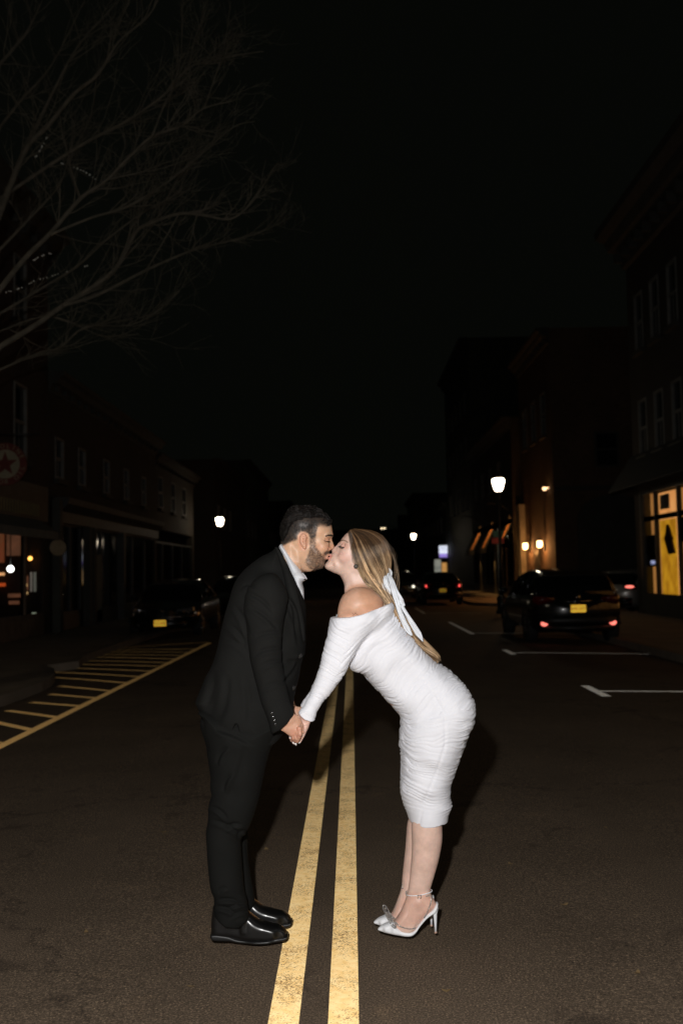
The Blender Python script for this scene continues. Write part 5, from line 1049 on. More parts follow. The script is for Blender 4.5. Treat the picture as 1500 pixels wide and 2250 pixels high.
# his hair: a wavy mass on top, combed locks over it, cropped sides
def man_hair():
    F = Field((W(608, 1150, DM)[0], DM-.11, 1.5), (W(738, 1150, DM)[0], DM+.11, 1.85), .0025); y = DM
    cap = [(616.5, 1166), (618, 1150), (624, 1134), (634, 1121), (646, 1113), (662, 1109.5), (680, 1111), (700, 1118), (715, 1129), (725, 1140), (729, 1151), (724, 1157.5), (718, 1154), (714, 1147), (707, 1144), (700, 1150), (688, 1154), (672, 1156), (658, 1159), (647, 1167), (638, 1179), (627, 1188), (620.5, 1190), (617.5, 1180)]
    F.inflate(cap, y, [(640, 1140, .06, .079), (670, 1130, .06, .078), (700, 1133, .05, .066), (720, 1148, .03, .045), (628, 1170, .05, .072)], k=.006, e=2.3)
    V, Q = F.nets(2); N = normals(V, Q); V = V+N*(.0055*vn(V*np.array([55, 40, 75]))+.0025*vn(V*130))[:, None]
    h = quad_obj('hair', V, Q, mat('dark_hair_underlayer', (.006, .005, .004), .75, Specular_IOR_Level=.15), man); bpy.context.view_layer.update()
    def lock():
        x = rng.uniform(622, 722); yy = rng.uniform(1112, 1156)
        p, n = surf(h, x, yy, .001)
        if p is None: return None
        a = -.35+.012*(x-640)+rng.gauss(0, .28); L = rng.uniform(16, 34); out = []; ph = rng.random()*6; q = np.array([x, yy])
        for i in range(9):
            t = i/8; s, nn = surf(h, q[0], q[1], .0015+.003*math.sin(t*3.1+ph*.2))
            if s is None: break
            out.append(s); q = q+np.array([math.cos(a), math.sin(a)])*L/8; a += .24*math.sin(t*8+ph*.3+x*.08)
        return out if len(out) > 4 else None
    strands('hair_lock', h, M_HAIRM, lock, 520, .0011)
    def crop():
        x = rng.uniform(617, 700); yy = rng.uniform(1140, 1196)
        ok = region(np.array([x]), np.array([yy]), [(617, 1145), (700, 1142), (696, 1160), (691, 1180), (683, 1182), (677, 1170), (664, 1165), (653, 1170), (646, 1182), (632, 1191), (621, 1190)], 1)[0]
        if ok < .5: return None
        p, n = surf(BODY_M, x, yy, 0)
        if p is None: return None
        a = rng.uniform(1.2, 2.3) if x < 660 else rng.uniform(.4, 1.6); L = rng.uniform(2, 4.5)*(1.25 if yy < 1165 else .8); dv = W(x+L*math.cos(a), yy+L*math.sin(a), p[1])-p
        return [p, p+dv*.5+n*.0008, p+dv+n*.0009]
    strands('cropped_hair', h, M_HAIRM, crop, 2100, .00042)
    curls = MB()
    for cx, cy, r in ((711, 1147, 4), (717, 1152, 4.2), (722, 1150, 4), (725, 1145, 4), (708, 1141, 5)):
        for j in range(7):
            p0 = W(cx, cy, DM-.045-.006*rng.random()+.0)
            pts = []
            for k in range(13):
                a = k/12*5.6+rng.random()*.1+j; rr = (r+rng.uniform(-.8, .8))/530; pts.append(p0+np.array([rr*math.cos(a), -.002*j+.01*k/12, rr*math.sin(a)]))
            curls.tube(pts, .0009, 4)
    curls.build('curl', M_HAIRM, h)
    return h
man_hair()
def beard():
    poly = [(681, 1180), (692, 1180), (693, 1195), (697, 1206), (703, 1213), (708, 1222), (713, 1230), (716, 1231), (714, 1242), (707, 1249), (691, 1252), (676, 1245), (671, 1232), (676, 1220), (680, 1205), (680, 1190)]
    mo = [(713, 1214), (726, 1210.5), (727, 1214.5), (719, 1217), (714, 1220)]
    def g():
        x = rng.uniform(668, 728); yy = rng.uniform(1180, 1254); a_ = np.array([x]); b_ = np.array([yy])
        k = max(region(a_, b_, poly, 2)[0], region(a_, b_, mo, 1)[0]*1.0)
        if k < rng.random() or (yy < 1205 and rng.random() < .35): return None
        p, n = surf(BODY_M, x, yy, 0)
        if p is None: return None
        a = rng.uniform(.7, 2.2); L = rng.uniform(1.8, 3.8); dv = W(x+L*math.cos(a), yy+L*math.sin(a), p[1])-p
        return [p, p+dv*.5+n*.0008, p+dv*.9+n*.0009]
    o = strands('beard', man, M_BEARD, g, 3300, .00042)
beard()
def lashes(parent, obj, pts, m, n=26, L=3.5, ang=(.2, 1.0), rad=.0005):
    P = cr(pts, 5, False)
    def g():
        q = P[rng.randrange(len(P))]; p, nn = surf(obj, q[0]+rng.uniform(-.4, .4), q[1]+rng.uniform(-.5, .5), 0)
        if p is None: return None
        a = rng.uniform(*ang); dv = W(q[0]+L*math.cos(a), q[1]+L*math.sin(a), p[1])-p
        return [p, p+dv*.5+nn*.002, p+dv+nn*.0025]
    return strands('eyelash' if L < 5 and n < 60 else 'eyebrow', parent, m, g, n, rad)
lashes(man, BODY_M, [(715, 1189.5), (719, 1190.5), (722.5, 1189.5)], M_HAIRM, 22, 3, (.0, .8))
lashes(man, BODY_M, [(715, 1178), (720, 1176.2), (725, 1176), (729, 1178)], M_HAIRM, 110, 3.6, (-.5, .5))

# ================ the woman
DW = 4.15; HW = DW-.19
woman = empty('person', tuple(W(900, 2050, DW)[:2])+(0,), label='woman in a white ruched off-shoulder dress and heels bending forward to kiss', cat='person')
woman['group'] = 'couple kissing in the road'
YN, YF = DW-.055, DW+.055          # her near and far leg
def woman_body():
    y = DW; F = Field((W(625, 1600, HW)[0], DW-.27, -.01), (W(1048, 1560, DW)[0], DW+.27, 1.73), .003)
    head = [(767, 1169), (753.5, 1180), (748, 1188), (745.5, 1194), (741, 1202), (737, 1208), (731, 1214), (727, 1217.5), (725.5, 1221), (724, 1226), (720.5, 1232), (715, 1238), (713, 1244.5), (717, 1250.5), (727, 1255.5), (741, 1261),
            (770, 1262), (800, 1262), (835, 1250), (853, 1225), (850, 1196), (832, 1176), (800, 1165)]
    F.inflate(head, y, [(800, 1200, .08, .073), (765, 1195, .065, .062), (755, 1225, .05, .054), (740, 1240, .035, .042), (728, 1242, .03, .030), (735, 1215, .03, .034), (830, 1215, .06, .066), (780, 1240, .05, .060)], k=.008, e=2.15)
    F.inflate([(745.5, 1192), (739, 1198.5), (731.5, 1204.3), (728.6, 1209), (730, 1214), (737, 1214), (746, 1207), (752, 1198)], y, [(742, 1200, .017, .009), (733, 1208, .015, .0115), (738, 1212, .014, .014)], k=.006)
    for sg in (-1, 1):
        F.ell(W(737, 1211, y+sg*.011), (.010, .0055, .007), rot=.6, k=.004)
        F.ell(W(751, 1199, y+sg*.039), (.013, .016, .010), rot=.6, k=.012, mode='sub'); F.ell(W(754, 1200.5, y+sg*.029), (.0125, .0145, .0120), k=.002)
        F.ell(W(765, 1219, y+sg*.046), (.026, .014, .022), k=.02)
        F.inflate([(777, 1219), (783, 1214), (788, 1220), (786, 1232), (781, 1240), (778, 1236)], y+sg*.066, [(782, 1226, .009, .006)], k=.005)
    F.ecap(W(725.5, 1219.5, y-.009), W(725.5, 1219.5, y+.009), .0055, .0055, k=.004); F.ecap(W(723.5, 1227, y-.010), W(723.5, 1227, y+.010), .0068, .0068, k=.004)
    F.ecap(W(724, 1223.5, y-.017), W(724, 1223.5, y+.017), .0015, .0015, k=.002, mode='sub')
    # neck
    F.inflate([(745, 1258), (748, 1266), (753.5, 1278), (757.5, 1292), (761, 1303), (775, 1330), (850, 1335), (845, 1290), (825, 1240), (785, 1225), (755, 1240)], y, [(775, 1260, .045, .050), (785, 1285, .05, .052), (800, 1310, .06, .09)], k=.014)
    F.ecap(W(786, 1246, y-.040), W(763, 1296, y-.022), .009, .008, k=.02)      # the cord of the neck
    # upper body: shoulder, back, torso under the dress
    F.inflate([(762, 1301), (790, 1287), (815, 1290), (838, 1310), (853, 1328), (872, 1352), (910, 1400), (952, 1455), (1000, 1500), (1030, 1545), (1030, 1590), (1000, 1660), (960, 1700), (910, 1700), (888, 1640), (886, 1585), (855, 1545), (820, 1505), (788, 1468), (770, 1452), (757, 1400), (752, 1330)], y,
              [(800, 1330, .09, .150), (830, 1400, .09, .135), (880, 1480, .09, .115), (950, 1560, .12, .145), (960, 1640, .11, .145)], k=.02, e=2.2)
    F.inflate([(758, 1303), (750, 1313), (744.5, 1327), (741.5, 1342), (741, 1357), (743, 1390), (750, 1420), (760, 1425), (775, 1410), (800, 1380), (838, 1335), (835, 1310), (805, 1292), (778, 1291)], DW-.150, [(775, 1325, .08, .062, .01), (765, 1370, .06, .045,.02), (755, 1420, .03, .025,.02)], k=.03, e=2.1)
    F.ell(W(790, 1330, DW+.13), (.07, .06, .075), k=.03)
    F.ecap(W(768, 1375, HW+.03), W(737, 1446, HW+.02), .032, .028, k=.02); F.ecap(W(737, 1446, HW+.02), W(671, 1572, HW+.004), .028, (.022, .018), k=.01)
    F.ecap(W(790, 1360, DW+.12), W(745, 1425, DW+.16), .030, .026, k=.02); F.ecap(W(745, 1425, DW+.16), W(676, 1555, DW+.16), .026, (.020, .018), k=.01)
    # hands
    for hy, dx, sg in ((HW+.012, (0, 0), 1), (DW+.16, (5, -16), 1)):
        def H(px, py, dy): return W(px+dx[0], py+dx[1], hy+dy)
        o = lambda L: [(a+dx[0], b+dx[1]) for a, b in L]
        F.inflate(o([(660, 1562), (671, 1569), (682, 1581), (679, 1594), (674, 1605), (668, 1612), (660, 1612), (655, 1602), (653, 1590), (655, 1577), (655, 1567)]), hy, [(666+dx[0], 1590+dx[1], .024, .012)], k=.006)
        F.ecap(H(671, 1597, -.006), H(665, 1615, -.008), .0105, .0085, k=.006); F.ecap(H(665, 1615, -.008), H(658.5, 1629, -.010), .0080, .0062, k=.002)    # thumb
        for j, (a, b, c) in enumerate((((660, 1605), (652, 1622), (649, 1633)), ((656, 1604), (648, 1621), (644.5, 1632)), ((652, 1600), (643, 1616), (640.5, 1627)), ((649, 1596), (640, 1610), (637.5, 1621)))):
            F.ecap(H(*a, .004), H(*b, .012+.003*j), .0080, .0070, k=.003); F.ecap(H(*b, .012+.003*j), H(*c, -.004+.003*j), .0070, .0056, k=.002)
    # legs and feet
    leg = [(915, 1700), (910, 1780), (903.5, 1808), (904.5, 1850), (904, 1875), (901.5, 1905), (899, 1934), (894.5, 1962), (891.5, 1972), (883, 1995), (873, 2013), (862, 2028), (855, 2036), (880, 2050), (905, 2049), (920, 2030), (938, 2010), (953, 1998), (957.5, 1986), (951, 1973), (946, 1962), (946, 1950), (953, 1926), (963.5, 1888), (970.5, 1850), (971, 1825), (969, 1808), (960, 1780), (955, 1700)]
    F.inflate(leg, YN, [(938, 1760, .065, .060), (938, 1830, .062, .052), (935, 1880, .052, .045), (925, 1930, .045, .034), (922, 1970, .035, .029), (915, 2000, .035, .031), (890, 2030, .022, .037), (868, 2035, .012, .030)], k=.008)
    legf = [(910, 1700), (905, 1780), (895, 1806), (892, 1835), (890, 1862), (884, 1918), (881, 1950), (874.5, 1971), (862, 2003), (850, 2020), (870, 2030), (890, 2020), (905, 2005), (925, 1990), (938, 1975), (941, 1962), (934, 1945), (938, 1915), (950, 1870), (956, 1825), (945, 1780), (945, 1700)]
    F.inflate(legf, YF, [(930, 1760, .062, .058), (928, 1830, .060, .050), (922, 1880, .05, .043), (912, 1930, .042, .033), (908, 1965, .033, .028), (898, 1985, .033, .030), (875, 2015, .02, .035)], k=.004)
    F.ell(W(921, 1984, YN-.027), (.013, .008, .012), k=.012)       # ankle bone
    V, Q = F.nets(1); px, py = project(V); n1 = vn(V*40)*.5+.5; n2 = vn(V*200)*.5+.5
    col = np.tile(np.array([.72, .50, .41]), (len(V), 1))
    def paint(m, c, amt=1): col[:] = col*(1-(m*amt)[:, None])+np.array(c)*(m*amt)[:, None]
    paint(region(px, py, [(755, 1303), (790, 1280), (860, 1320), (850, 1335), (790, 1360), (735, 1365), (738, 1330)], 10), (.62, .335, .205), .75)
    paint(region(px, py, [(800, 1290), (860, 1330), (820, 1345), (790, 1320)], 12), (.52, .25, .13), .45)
    paint(region(px, py, [(742, 1218), (765, 1212), (772, 1226), (752, 1234)], 10), (.76, .40, .32), .45)
    paint(region(px, py, [(752, 1194), (766, 1196), (764, 1206), (752, 1205)], 5), (.66, .33, .24), .55)
    paint(region(px, py, [(727, 1217.5), (731, 1221), (728.5, 1224.3), (724, 1229.5), (719, 1229), (722, 1222.5), (724.5, 1218)], 1.3), (.64, .27, .22), .8)
    paint(stroke(px, py, [(748.5, 1188.2), (754, 1186.8), (759, 1188.5), (763.5, 1191.5)], 1.9), (.16, .085, .05), .8)
    paint(stroke(px, py, [(747.5, 1199), (751, 1202), (756, 1203)], 1.2), (.03, .018, .012), .95)
    paint(stroke(px, py, [(773.5, 1347), (776, 1349.5), (775, 1352.5), (778.5, 1350.5), (780.5, 1346), (783, 1350), (785, 1350)], .75), (.09, .06, .05), .8)     # small tattoo
    paint(region(px, py, [(893, 1965), (957, 1970), (957, 1995), (915, 2030), (870, 2040), (862, 2020)], 8), (.66, .36, .26), .5)
    paint(region(px, py, [(630, 1560), (690, 1560), (690, 1640), (630, 1640)], 3), (.68, .40, .32), .5)
    # knuckle and ankle creases
    paint(stroke(px, py, [(900, 1990), (898, 2005), (893, 2020)], 1.0), (.5, .28, .2), .4)
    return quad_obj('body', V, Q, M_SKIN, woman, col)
BODY_W = woman_body()
def nail(x, y, dy, ang, L=5.0, wd=2.2):
    b = MB(); p = W(x, y, HW+dy); q = W(x+L*math.cos(ang), y+L*math.sin(ang), HW+dy); b.tube([p, (p+q)/2, q], [wd/540, wd/540, wd*.55/540], 8); b.build('fingernail', M_NAIL, BODY_W)
nail(657.5, 1630, -.004, 1.9, 3.5, 2.5); nail(648.5, 1632, .006, 1.2, 6); nail(644, 1630, .008, 1.2, 5); nail(640, 1624, .012, 1.2, 5); nail(637, 1618, .014, 1.2, 4.5, 2.0)
SP_T = [(770, 1330), (800, 1380), (850, 1440), (905, 1500), (948, 1560), (957, 1620), (948, 1690), (936, 1750), (934, 1830)]
SP_A = [(775, 1340), (748, 1400), (722, 1450), (695, 1510), (668, 1575), (655, 1600)]
def dress():
    y = DW; F = Field((W(640, 1560, HW)[0], DW-.27, .40), (W(1050, 1560, DW)[0], DW+.27, 1.42), .0032)
    tor = [(852, 1318), (866, 1336), (876, 1350), (891, 1377), (912, 1405), (934, 1431), (958, 1454), (986, 1472), (1009, 1496), (1029, 1527), (1037, 1550), (1036, 1580), (1028, 1607), (1018, 1641), (1005, 1673), (997, 1699), (989, 1724), (988, 1752), (991, 1769), (984, 1789), (972, 1850),
           (905, 1850), (896, 1795), (887.5, 1768), (880, 1737), (881, 1704), (881, 1665), (877.5, 1634), (879, 1601), (880, 1574), (866, 1555), (849, 1537), (832, 1519), (815, 1500), (798, 1480), (785, 1467), (772, 1464), (762, 1450), (752, 1400), (742, 1340), (780, 1300)]
    F.inflate(tor, y, [(800, 1340, .09, .168), (800, 1400, .10, .160), (830, 1430, .10, .150), (880, 1490, .09, .132), (930, 1540, .11, .155), (960, 1580, .13, .180), (955, 1640, .12, .175), (940, 1700, .10, .145), (935, 1770, .09, .118), (935, 1820, .08, .11)], k=.01, e=2.25)
    F.ell(W(790, 1450, DW-.07), (.045, .055, .045), k=.03); F.ell(W(790, 1450, DW+.07), (.045, .055, .045), k=.03)     # bust
    F.ell(W(995, 1560, DW-.075), (.075, .08, .095), k=.05); F.ell(W(995, 1560, DW+.075), (.075, .08, .095), k=.05)
    slv = [(760, 1330), (738, 1354), (729, 1375), (720, 1396), (713, 1418), (709, 1434), (704, 1458), (697, 1481), (688, 1506), (679, 1527), (666, 1550), (653, 1567), (640, 1590), (668, 1612), (690, 1590), (693, 1573), (706, 1546), (727, 1522), (744, 1497), (760, 1474), (772, 1452), (790, 1420), (815, 1380), (820, 1340), (800, 1315)]
    F.inflate(slv, HW+.025, [(775, 1350, .06, .068, .015), (755, 1400, .055, .060, .005), (738, 1440, .047, .050, -.005), (712, 1490, .038, .042, -.01), (685, 1550, .031, .032, -.02), (670, 1580, .028, .028, -.022)], k=.012, e=2.1)
    slf = [(a+8, b-20) for a, b in slv]; slf[12:15] = [(655, 1560), (672, 1575), (690, 1560)]
    F.inflate(slf, DW+.155, [(775, 1350, .06, .06), (738, 1440, .045, .045), (685, 1550, .03, .03)], k=.012)
    F.inflate([(733, 1345), (770, 1345), (800, 1338), (846, 1318), (864, 1330), (856, 1352), (830, 1380), (780, 1400), (740, 1400), (722, 1385)], DW-.115, [(760, 1360, .06, .105), (800, 1355, .06, .098), (845, 1340, .05, .070), (800, 1390, .03, .07)], k=.02, e=2.2)
    # neckline across shoulders, hem
    F.prism([(600, 1362), (739, 1354.5), (752, 1354), (768, 1353), (792, 1347.5), (822, 1337), (853, 1325.5), (870, 1318), (1100, 1240), (1100, 1815), (968, 1808), (950, 1811), (932, 1812.5), (903, 1806), (880, 1790), (600, 1700)], YN)
    cut = [(645, 1556), (654, 1563.5), (661, 1573), (672, 1581), (683, 1585), (700, 1580), (700, 1640), (600, 1640), (600, 1556)]
    X, Y, Z = F.grid((slice(None),)*3); x2, z2 = np.broadcast_arrays(X[:, 0, :], Z[0, :, :])
    for c, yy, sel in ((cut, HW, Y < DW-.02), ([(a+4, b-16) for a, b in cut], DW+.155, Y > DW+.02)):
        dl = polysdf(x2, z2, XZ(c, yy)).astype(np.float32)[:, None, :]; F.F = np.where(sel, np.maximum(F.F, dl), F.F)
    V, Q = F.nets(2); N = normals(V, Q); px, py = project(V)
    st, ot = spine(V, SP_T, DW); sa, oa = spine(V, SP_A, HW)
    arm = np.clip((-(px-(786-(py-1340)*.30))/10+.5), 0, 1)*(py < 1600)*(V[:, 1] < DW)
    arm = np.where(py < 1365, arm*np.clip((py-1352)/13, 0, 1), arm)
    Q1 = np.stack([V[:, 0]*7, V[:, 1]*9, V[:, 2]*7], 1); wp = vn(Q1)*.022+vn(Q1*2.3)*.009
    def fold(s, amp):
        a = vn(np.stack([(s+wp)*78, V[:, 1]*5+V[:, 0]*4, np.zeros(len(V))], 1)); b = vn(np.stack([(s+wp*1.3)*175, V[:, 1]*9+V[:, 0]*7, np.full(len(V), 5.)], 1))
        return amp*((1-np.abs(a)*1.6)*.7+(1-np.abs(b)*1.5)*.85-.5)
    seam = np.abs(ot-.045*np.sin(st*4)) ; sm = np.exp(-(seam/.006)**2)*(py > 1500)
    amp = .0017+.0030*np.clip((np.abs(ot)-.06)/.04, 0, 1)
    amp = amp*np.where(py > 1765, np.clip((1800-py)/30, .05, 1), 1)
    ft = fold(st+.10*ot*(py < 1560), 1)*amp; fa = fold(sa, .0024); band = np.clip((py-(1349-(px-745)*.22*1))/16-.1, .12, 1)
    d = (ft*(1-arm)+fa*arm)*band-.002*sm*(V[:, 1] < DW)
    # crease where arm meets bodice
    o = stroke(px, py, [(742, 1395), (765, 1412), (782, 1425), (770, 1450), (766, 1462)], 3.5)*0
    V = V+N*d[:, None]
    return quad_obj('dress', V, Q, M_DRESS, woman)
DR = dress()
# her hair: an under-mass and many fine strands swept to the ribbon and down her back
GUIDES = [  # from the parting round the head, to the knot, down the back; (px, py, near-surface offset in metres)
    [(767, 1168, .030), (771, 1190, .058), (776, 1212, .068), (783, 1234, .070), (792, 1256, .068), (803, 1278, .066), (820, 1298, .080), (838, 1318, .10), (856, 1340, .10), (876, 1372, .09), (905, 1405, .06), (935, 1432, .045), (960, 1453, .035)],
    [(770, 1165, .028), (780, 1185, .062), (788, 1208, .076), (797, 1230, .080), (806, 1252, .078), (818, 1272, .074), (832, 1292, .078), (846, 1313, .09), (862, 1338, .09), (882, 1370, .08), (908, 1404, .055), (932, 1428, .045), (955, 1446, .035)],
    [(773, 1163.5, .025), (792, 1178, .060), (806, 1200, .080), (817, 1222, .084), (827, 1242, .080), (836, 1262, .072), (842, 1284, .07), (850, 1308, .08), (866, 1334, .08), (886, 1367, .07), (910, 1402, .05), (935, 1426, .040), (962, 1450, .03)],
    [(776, 1162.5, .020), (804, 1171, .050), (824, 1188, .074), (836, 1208, .080), (843, 1228, .076), (847, 1248, .062), (850, 1272, .05), (856, 1300, .055), (870, 1330, .06), (890, 1364, .055), (912, 1398, .04), (940, 1424, .035), (964, 1448, .03)],
    [(780, 1162, .008), (812, 1165.5, .022), (836, 1177, .035), (848, 1196, .038), (854, 1216, .035), (855, 1236, .025), (852, 1258, .02), (860, 1290, .03), (874, 1324, .04), (893, 1358, .04), (915, 1392, .03), (942, 1422, .03), (962, 1442, .03)]]
GP = [np.array([np.append(W(a, b, DW-c), 0)[:3] for a, b, c in cr(g, 4, False)]) for g in GUIDES]
def hair_at(u):
    u = min(max(u, 0), 3.999); i = int(u); f = u-i; return GP[i]*(1-f)+GP[i+1]*f
def woman_hair():
    F = Field((W(755, 1200, DW)[0], DW-.12, 1.0), (W(975, 1450, DW)[0], DW+.12, 1.72), .003); y = DW
    F.inflate([(769, 1168), (790, 1163.5), (812, 1166), (836, 1178), (850, 1196), (857, 1216), (858, 1240), (851, 1260), (838, 1270), (822, 1268), (806, 1252), (798, 1234), (788, 1212), (776, 1188)], y, [(815, 1200, .06, .080), (790, 1180, .04, .060), (830, 1235, .055, .074), (845, 1215, .05, .06), (800, 1235, .03, .074)], k=.01, e=2.2)
    F.inflate([(812, 1250), (850, 1250), (856, 1285), (872, 1325), (888, 1358), (880, 1362), (862, 1345), (845, 1322), (826, 1296), (808, 1275)], DW-.035, [(835, 1270, .03, .045), (860, 1320, .018, .05), (880, 1350, .010, .045)], k=.01)
    V, Q = F.nets(2); N = normals(V, Q); V = V-N*.002
    h = quad_obj('hair', V, Q, M_HAIRBASE, woman)
    def g():
        u = rng.random()**.9*4; LOCK[0] = float(np.clip(.95+1.1*vn(np.array([[u*5.5, 3.3, 1.7]]))[0]+rng.gauss(0, .12), .28, 2.0)); P = hair_at(u).copy(); n = len(P)
        end = n if rng.random() < .35 else int(n*rng.uniform(.62, .97))
        if rng.random() < .25: s0 = rng.randrange(0, n//3); P = P[s0:end]
        else: P = P[:end]
        k = len(P); t = np.linspace(0, 1, k)
        lift = rng.uniform(.000, .006)+.006*rng.random()**3; ph = rng.random()*6; j = rng.gauss(0, .0045)
        P[:, 1] -= lift; amp = .0055*t*(.4+rng.random()); fr = rng.uniform(5, 9)
        P[:, 0] += np.sin(t*fr+ph)*amp+j*np.sin(t*3.0+.4); P[:, 2] += np.cos(t*fr+ph)*amp+rng.gauss(0, .0028)*t
        return P[::2] if k > 30 else P
    strands('hair_strand', h, M_HAIRTOP, g, 2400, .00095, sides=3)
    def far():      # the far side mirrors it
        P = g(); P = np.array(P); P[:, 1] = 2*DW-P[:, 1]; return P
    LOCK[0] = 1.0
    strands('hair_strand', h, M_HAIRTOP, far, 500, .0015, sides=3)
    LOCK[0] = 1.0
    def fly():
        a = [(771, 1170), (772, 1190), (774, 1212), (779, 1232), (788, 1246), (796, 1262)] if rng.random() < .5 else [(845, 1185), (862, 1215), (868, 1245), (872, 1275), (868, 1300)]
        a = [(x+rng.gauss(0, 2.2)+1.5*i*rng.uniform(-1, 1), yy+rng.gauss(0, 2)) for i, (x, yy) in enumerate(a)]; P = cr(a, 4, False)
        return [W(x, yy, DW-.072 if a[0][0] < 800 else DW-.02) for x, yy in P]
    strands('loose_strand', h, M_HAIRTOP, fly, 30, .00028)
    def wisp():     # the curl of the ends on her back
        u = rng.uniform(-1, 1); a = cr([(905, 1400), (917, 1413), (930, 1424+2*u), (945, 1432+4*u), (957, 1440+4*u), (963, 1449+2*u), (960, 1456)], 5, False); d0 = rng.uniform(.03, .055)
        return [W(x+rng.gauss(0, .5), yy+2.5*u, DW-d0-.06*math.sin(min(i/len(a), 1)*3)) for i, (x, yy) in enumerate(a)]
    strands('hair_strand', h, M_HAIRTOP, wisp, 120, .0010)
    def neckwisp():
        s0 = rng.uniform(0, 1); a = cr([(783+8*s0, 1238), (786+8*s0, 1252), (792+7*s0, 1266), (804, 1280+5*s0), (822, 1290+6*s0), (838, 1306+3*s0), (852, 1322)], 4, False)
        return [W(x+rng.gauss(0, .3), yy, DW-.075-.05*(i/len(a))) for i, (x, yy) in enumerate(a)]
    strands('hair_strand', h, M_HAIRTOP, neckwisp, 130, .0008)
    return h
HAIR_W = woman_hair()
lashes(woman, BODY_W, [(747.5, 1199.5), (750.5, 1202), (755, 1203)], M_HAIRM, 34, 4.2, (1.9, 2.8), .0006)
# ribbon bow
def ribbon(path, wid, name, parent, m, twist=0, wave=.006):
    P = cr([p[:2] for p in path], 6, False); D_ = np.interp(np.linspace(0, 1, len(P)), np.linspace(0, 1, len(path)), [p[2] for p in path]); Wd = np.interp(np.linspace(0, 1, len(P)), np.linspace(0, 1, len(path)), [p[3] for p in path])
    vs = []; C = 7
    for i, (x, yy) in enumerate(P):
        a = P[min(i+1, len(P)-1)]-P[max(i-1, 0)]; a = a/np.linalg.norm(a); nx, ny = -a[1], a[0]
        for k in range(C):
            t = (k/(C-1)-.5)*Wd[i]; vs.append(W(x+nx*t, yy+ny*t, D_[i]+wave*math.sin(k*2.1+i*.35+twist)+.012*(k/(C-1)-.5)))
    fs = [(i*C+k, i*C+k+1, (i+1)*C+k+1, (i+1)*C+k) for i in range(len(P)-1) for k in range(C-1)]
    b = MB(); b.add(vs, fs, 0, True); o = b.build(name, m, parent); md = o.modifiers.new('solid', 'SOLIDIFY'); md.thickness = .0008; return o
RB = ribbon([(851, 1258, DW-.060, 6), (846, 1272, DW-.085, 13), (848, 1288, DW-.09, 15), (855, 1300, DW-.085, 7), (858, 1307, DW-.08, 2)], 0, 'hair_ribbon', woman, M_SATIN, 0, .007)
ribbon([(853, 1259, DW-.06, 5), (860, 1275, DW-.095, 9), (868, 1300, DW-.10, 12), (880, 1322, DW-.105, 16), (889, 1331, DW-.10, 3)], 0, 'ribbon_tail', RB, M_SATIN, 1)
ribbon([(853, 1262, DW-.07, 5), (862, 1290, DW-.11, 9), (872, 1325, DW-.125, 10), (882, 1355, DW-.125, 13), (896, 1384, DW-.12, 11), (905, 1397, DW-.115, 1)], 0, 'ribbon_tail', RB, M_SATIN, 2)
ribbon([(855, 1264, DW-.06, 4), (868, 1300, DW-.09, 6), (884, 1335, DW-.10, 9), (903, 1366, DW-.10, 10), (919, 1393, DW-.09, 12), (929, 1410, DW-.085, 1)], 0, 'ribbon_tail', RB, M_SATIN, 3.3)
ribbon([(846, 1256, DW-.05, 5), (852, 1252, DW-.06, 8), (858, 1258, DW-.055, 8), (858, 1266, DW-.05, 4)], 0, 'ribbon_knot', RB, M_SATIN, 4, .004)
# earring
b = MB(); e0 = W(781.6, 1244.5, DW-.083); b.ball(e0, (.0095, .005, .0095), 12); er = b.build('earring', M_EARR, woman)
b = MB()
for k in range(7):
    a = k/7*6.28; b.ball(e0+np.array([.0052*math.cos(a), -.0045, .0052*math.sin(a)]), .0016, 6)
b.ball(e0+np.array([0, -.0055, 0]), .0022, 6); b.build('crystal', M_CRYST, er)
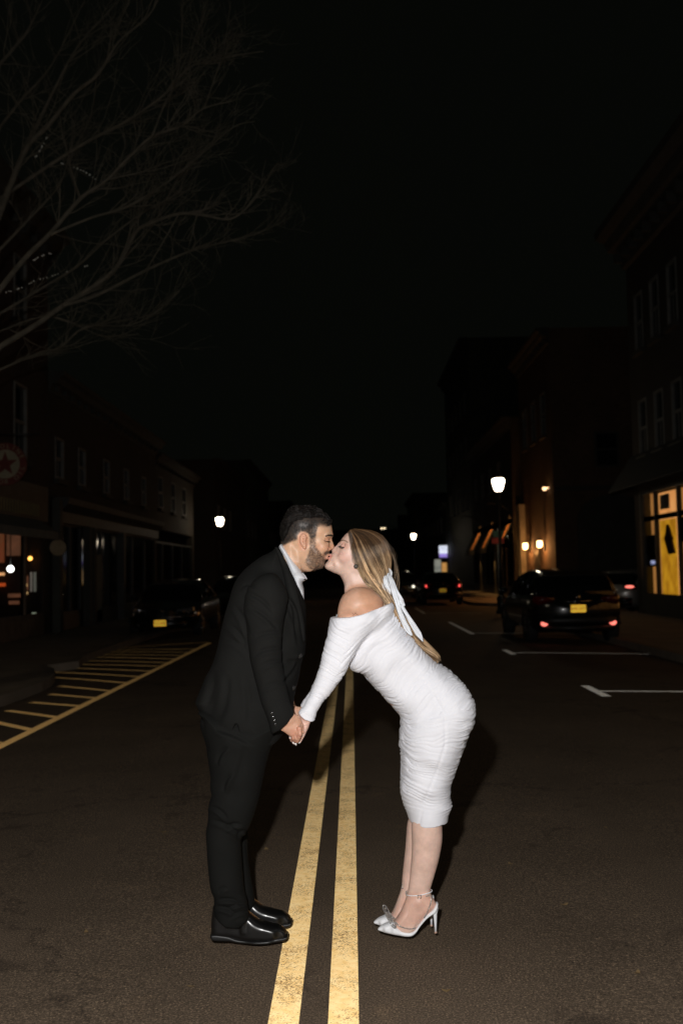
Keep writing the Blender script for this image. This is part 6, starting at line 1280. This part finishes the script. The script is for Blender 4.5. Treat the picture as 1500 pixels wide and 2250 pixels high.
# pumps
def pump(dx, dy, yc, near):
    o = lambda L: [(a+dx, b+dy) for a, b in L]
    F = Field((W(820+dx, 2040+dy, yc)[0], yc-.07, -.02), (W(970+dx, 2040+dy, yc)[0], yc+.07, .22), .0023)
    up = o([(829.5, 2044.5), (838, 2036), (850, 2030.5), (862, 2026), (869, 2030), (875, 2036), (886, 2041.5), (900, 2043.5), (911, 2041), (917, 2033), (927, 2020), (938, 2008), (948, 1999), (956, 1988), (961.5, 1986), (961, 1996), (956, 2006), (944, 2014), (934, 2022), (922, 2036), (914, 2048), (903, 2056), (885, 2056.5), (858, 2053), (840, 2049.5)])
    F.inflate(up, yc, [(835+dx, 2044+dy, .012, .013), (850+dx, 2041+dy, .017, .028), (870+dx, 2043+dy, .018, .039), (895+dx, 2049+dy, .012, .040), (920+dx, 2034+dy, .008, .030), (945+dx, 2008+dy, .008, .026), (957+dx, 1994+dy, .009, .026)], k=.004, e=2.4)
    F.inflate(o([(878, 2020), (910, 2010), (940, 1985), (952, 1985), (938, 2003), (918, 2024), (908, 2037), (890, 2038), (874, 2031)]), yc, [(900+dx, 2025+dy, .012, .028)], k=.002, mode='sub')
    V, Q = F.nets(2); V[:, 2] = np.maximum(V[:, 2], .001); s = quad_obj('pump', V, Q, M_PUMP, woman)
    hb = MB(); hb.tube([W(955.5+dx, 1996+dy, yc), W(955.2+dx, 2010+dy, yc), W(956+dx, 2030+dy, yc), W(956.5+dx, 2050+dy, yc)], [.013, .0085, .0052, .0045], 12); h = hb.build('heel', M_PUMP, s)
    tip = MB(); tip.tube([W(956.5+dx, 2049.5+dy, yc), W(956.6+dx, 2052.8+dy, yc)], [.0058, .0058], 12); tip.build('heel_tip', mat('heel_tip_rubber', (.5, .32, .24), .6), h)
    st = MB(); c = W(921+dx, 1966+dy, yc); pts = []
    for k in range(29):
        a = k/28*2*math.pi; pts.append(c+np.array([.0500*math.cos(a)+.001, .0335*math.sin(a), .008-.012*math.cos(a)*-1*.6-.004]))
    st.tube(pts, .0022, 6, cap=False); st.build('ankle_strap', M_PUMP, s)
    if near:
        q = W(921+dx, 1973+dy, yc-.037); bk = MB()
        for a_, b_ in (((-.007, .005), (.007, .005)), ((.007, .005), (.007, -.006)), ((.007, -.006), (-.007, -.006)), ((-.007, -.006), (-.007, .005))): bk.tube([q+np.array([a_[0], 0, a_[1]]), q+np.array([b_[0], 0, b_[1]])], .0012, 5)
        bk.build('buckle', M_SILVER, s)
    def beads(pts, n, r, ys):
        cb = MB(); P = cr(pts, 6, False); tt = np.linspace(0, len(P)-1, n)
        for k, t in enumerate(tt):
            i = min(int(t), len(P)-2); x, yy = P[i]+(P[i+1]-P[i])*(t-i); yo = np.interp(k/(n-1), np.linspace(0, 1, len(ys)), ys); cb.ball(W(x+dx, yy+dy, yc+yo), r, 6)
        cb.build('crystal_trim', M_CRYST, s)
    beads([(868, 2029), (876, 2036.5), (887, 2041.5), (900, 2044), (911, 2042)], 17, .0032, [-.030, -.037, -.040, -.038, -.032])
    beads([(947, 1974), (946, 1985), (942, 1997), (937, 2010), (931, 2019)], 16, .0030, [-.034, -.036, -.035, -.031, -.028]); beads([(947, 1974), (946, 1985), (942, 1997), (937, 2010), (931, 2019)], 16, .0030, [.034, .036, .035, .031, .028])
    beads([(936, 1972), (942, 1971), (948, 1973)], 6, .0028, [-.031, -.022, -.01]); beads([(893, 1961), (891.5, 1965), (893, 1970)], 5, .0030, [-.0, -.012, -.02])
    bw = MB(); ctr = W(860+dx, 2026+dy, yc-.018)
    for sgn, (cx, cy, oy) in ((1, (866, 2040, -.045)), (-1, (853, 2009, .02))):
        q = W(cx+dx, cy+dy, yc+oy)
        for k in range(22):
            a = k/22*2*math.pi; ax_ = (q-ctr); L = np.linalg.norm(ax_); ax_ = ax_/L; sd = np.array([.72, -.35, .1]); c2 = (q+ctr)/2
            bw.ball(c2+ax_*L*.62*math.cos(a)+sd*.0125*math.sin(a), .0029, 6)
        for k in range(6): bw.ball(ctr+(q-ctr)*(k+.5)/6*1.0+np.array([rng.gauss(0, .002), -.002, rng.gauss(0, .002)]), .0034, 6)
    bw.ball(ctr, .006, 8); bw.build('crystal_bow', M_CRYST, s)
pump(0, -3, YN, True); pump(-9, -18, YF, False)
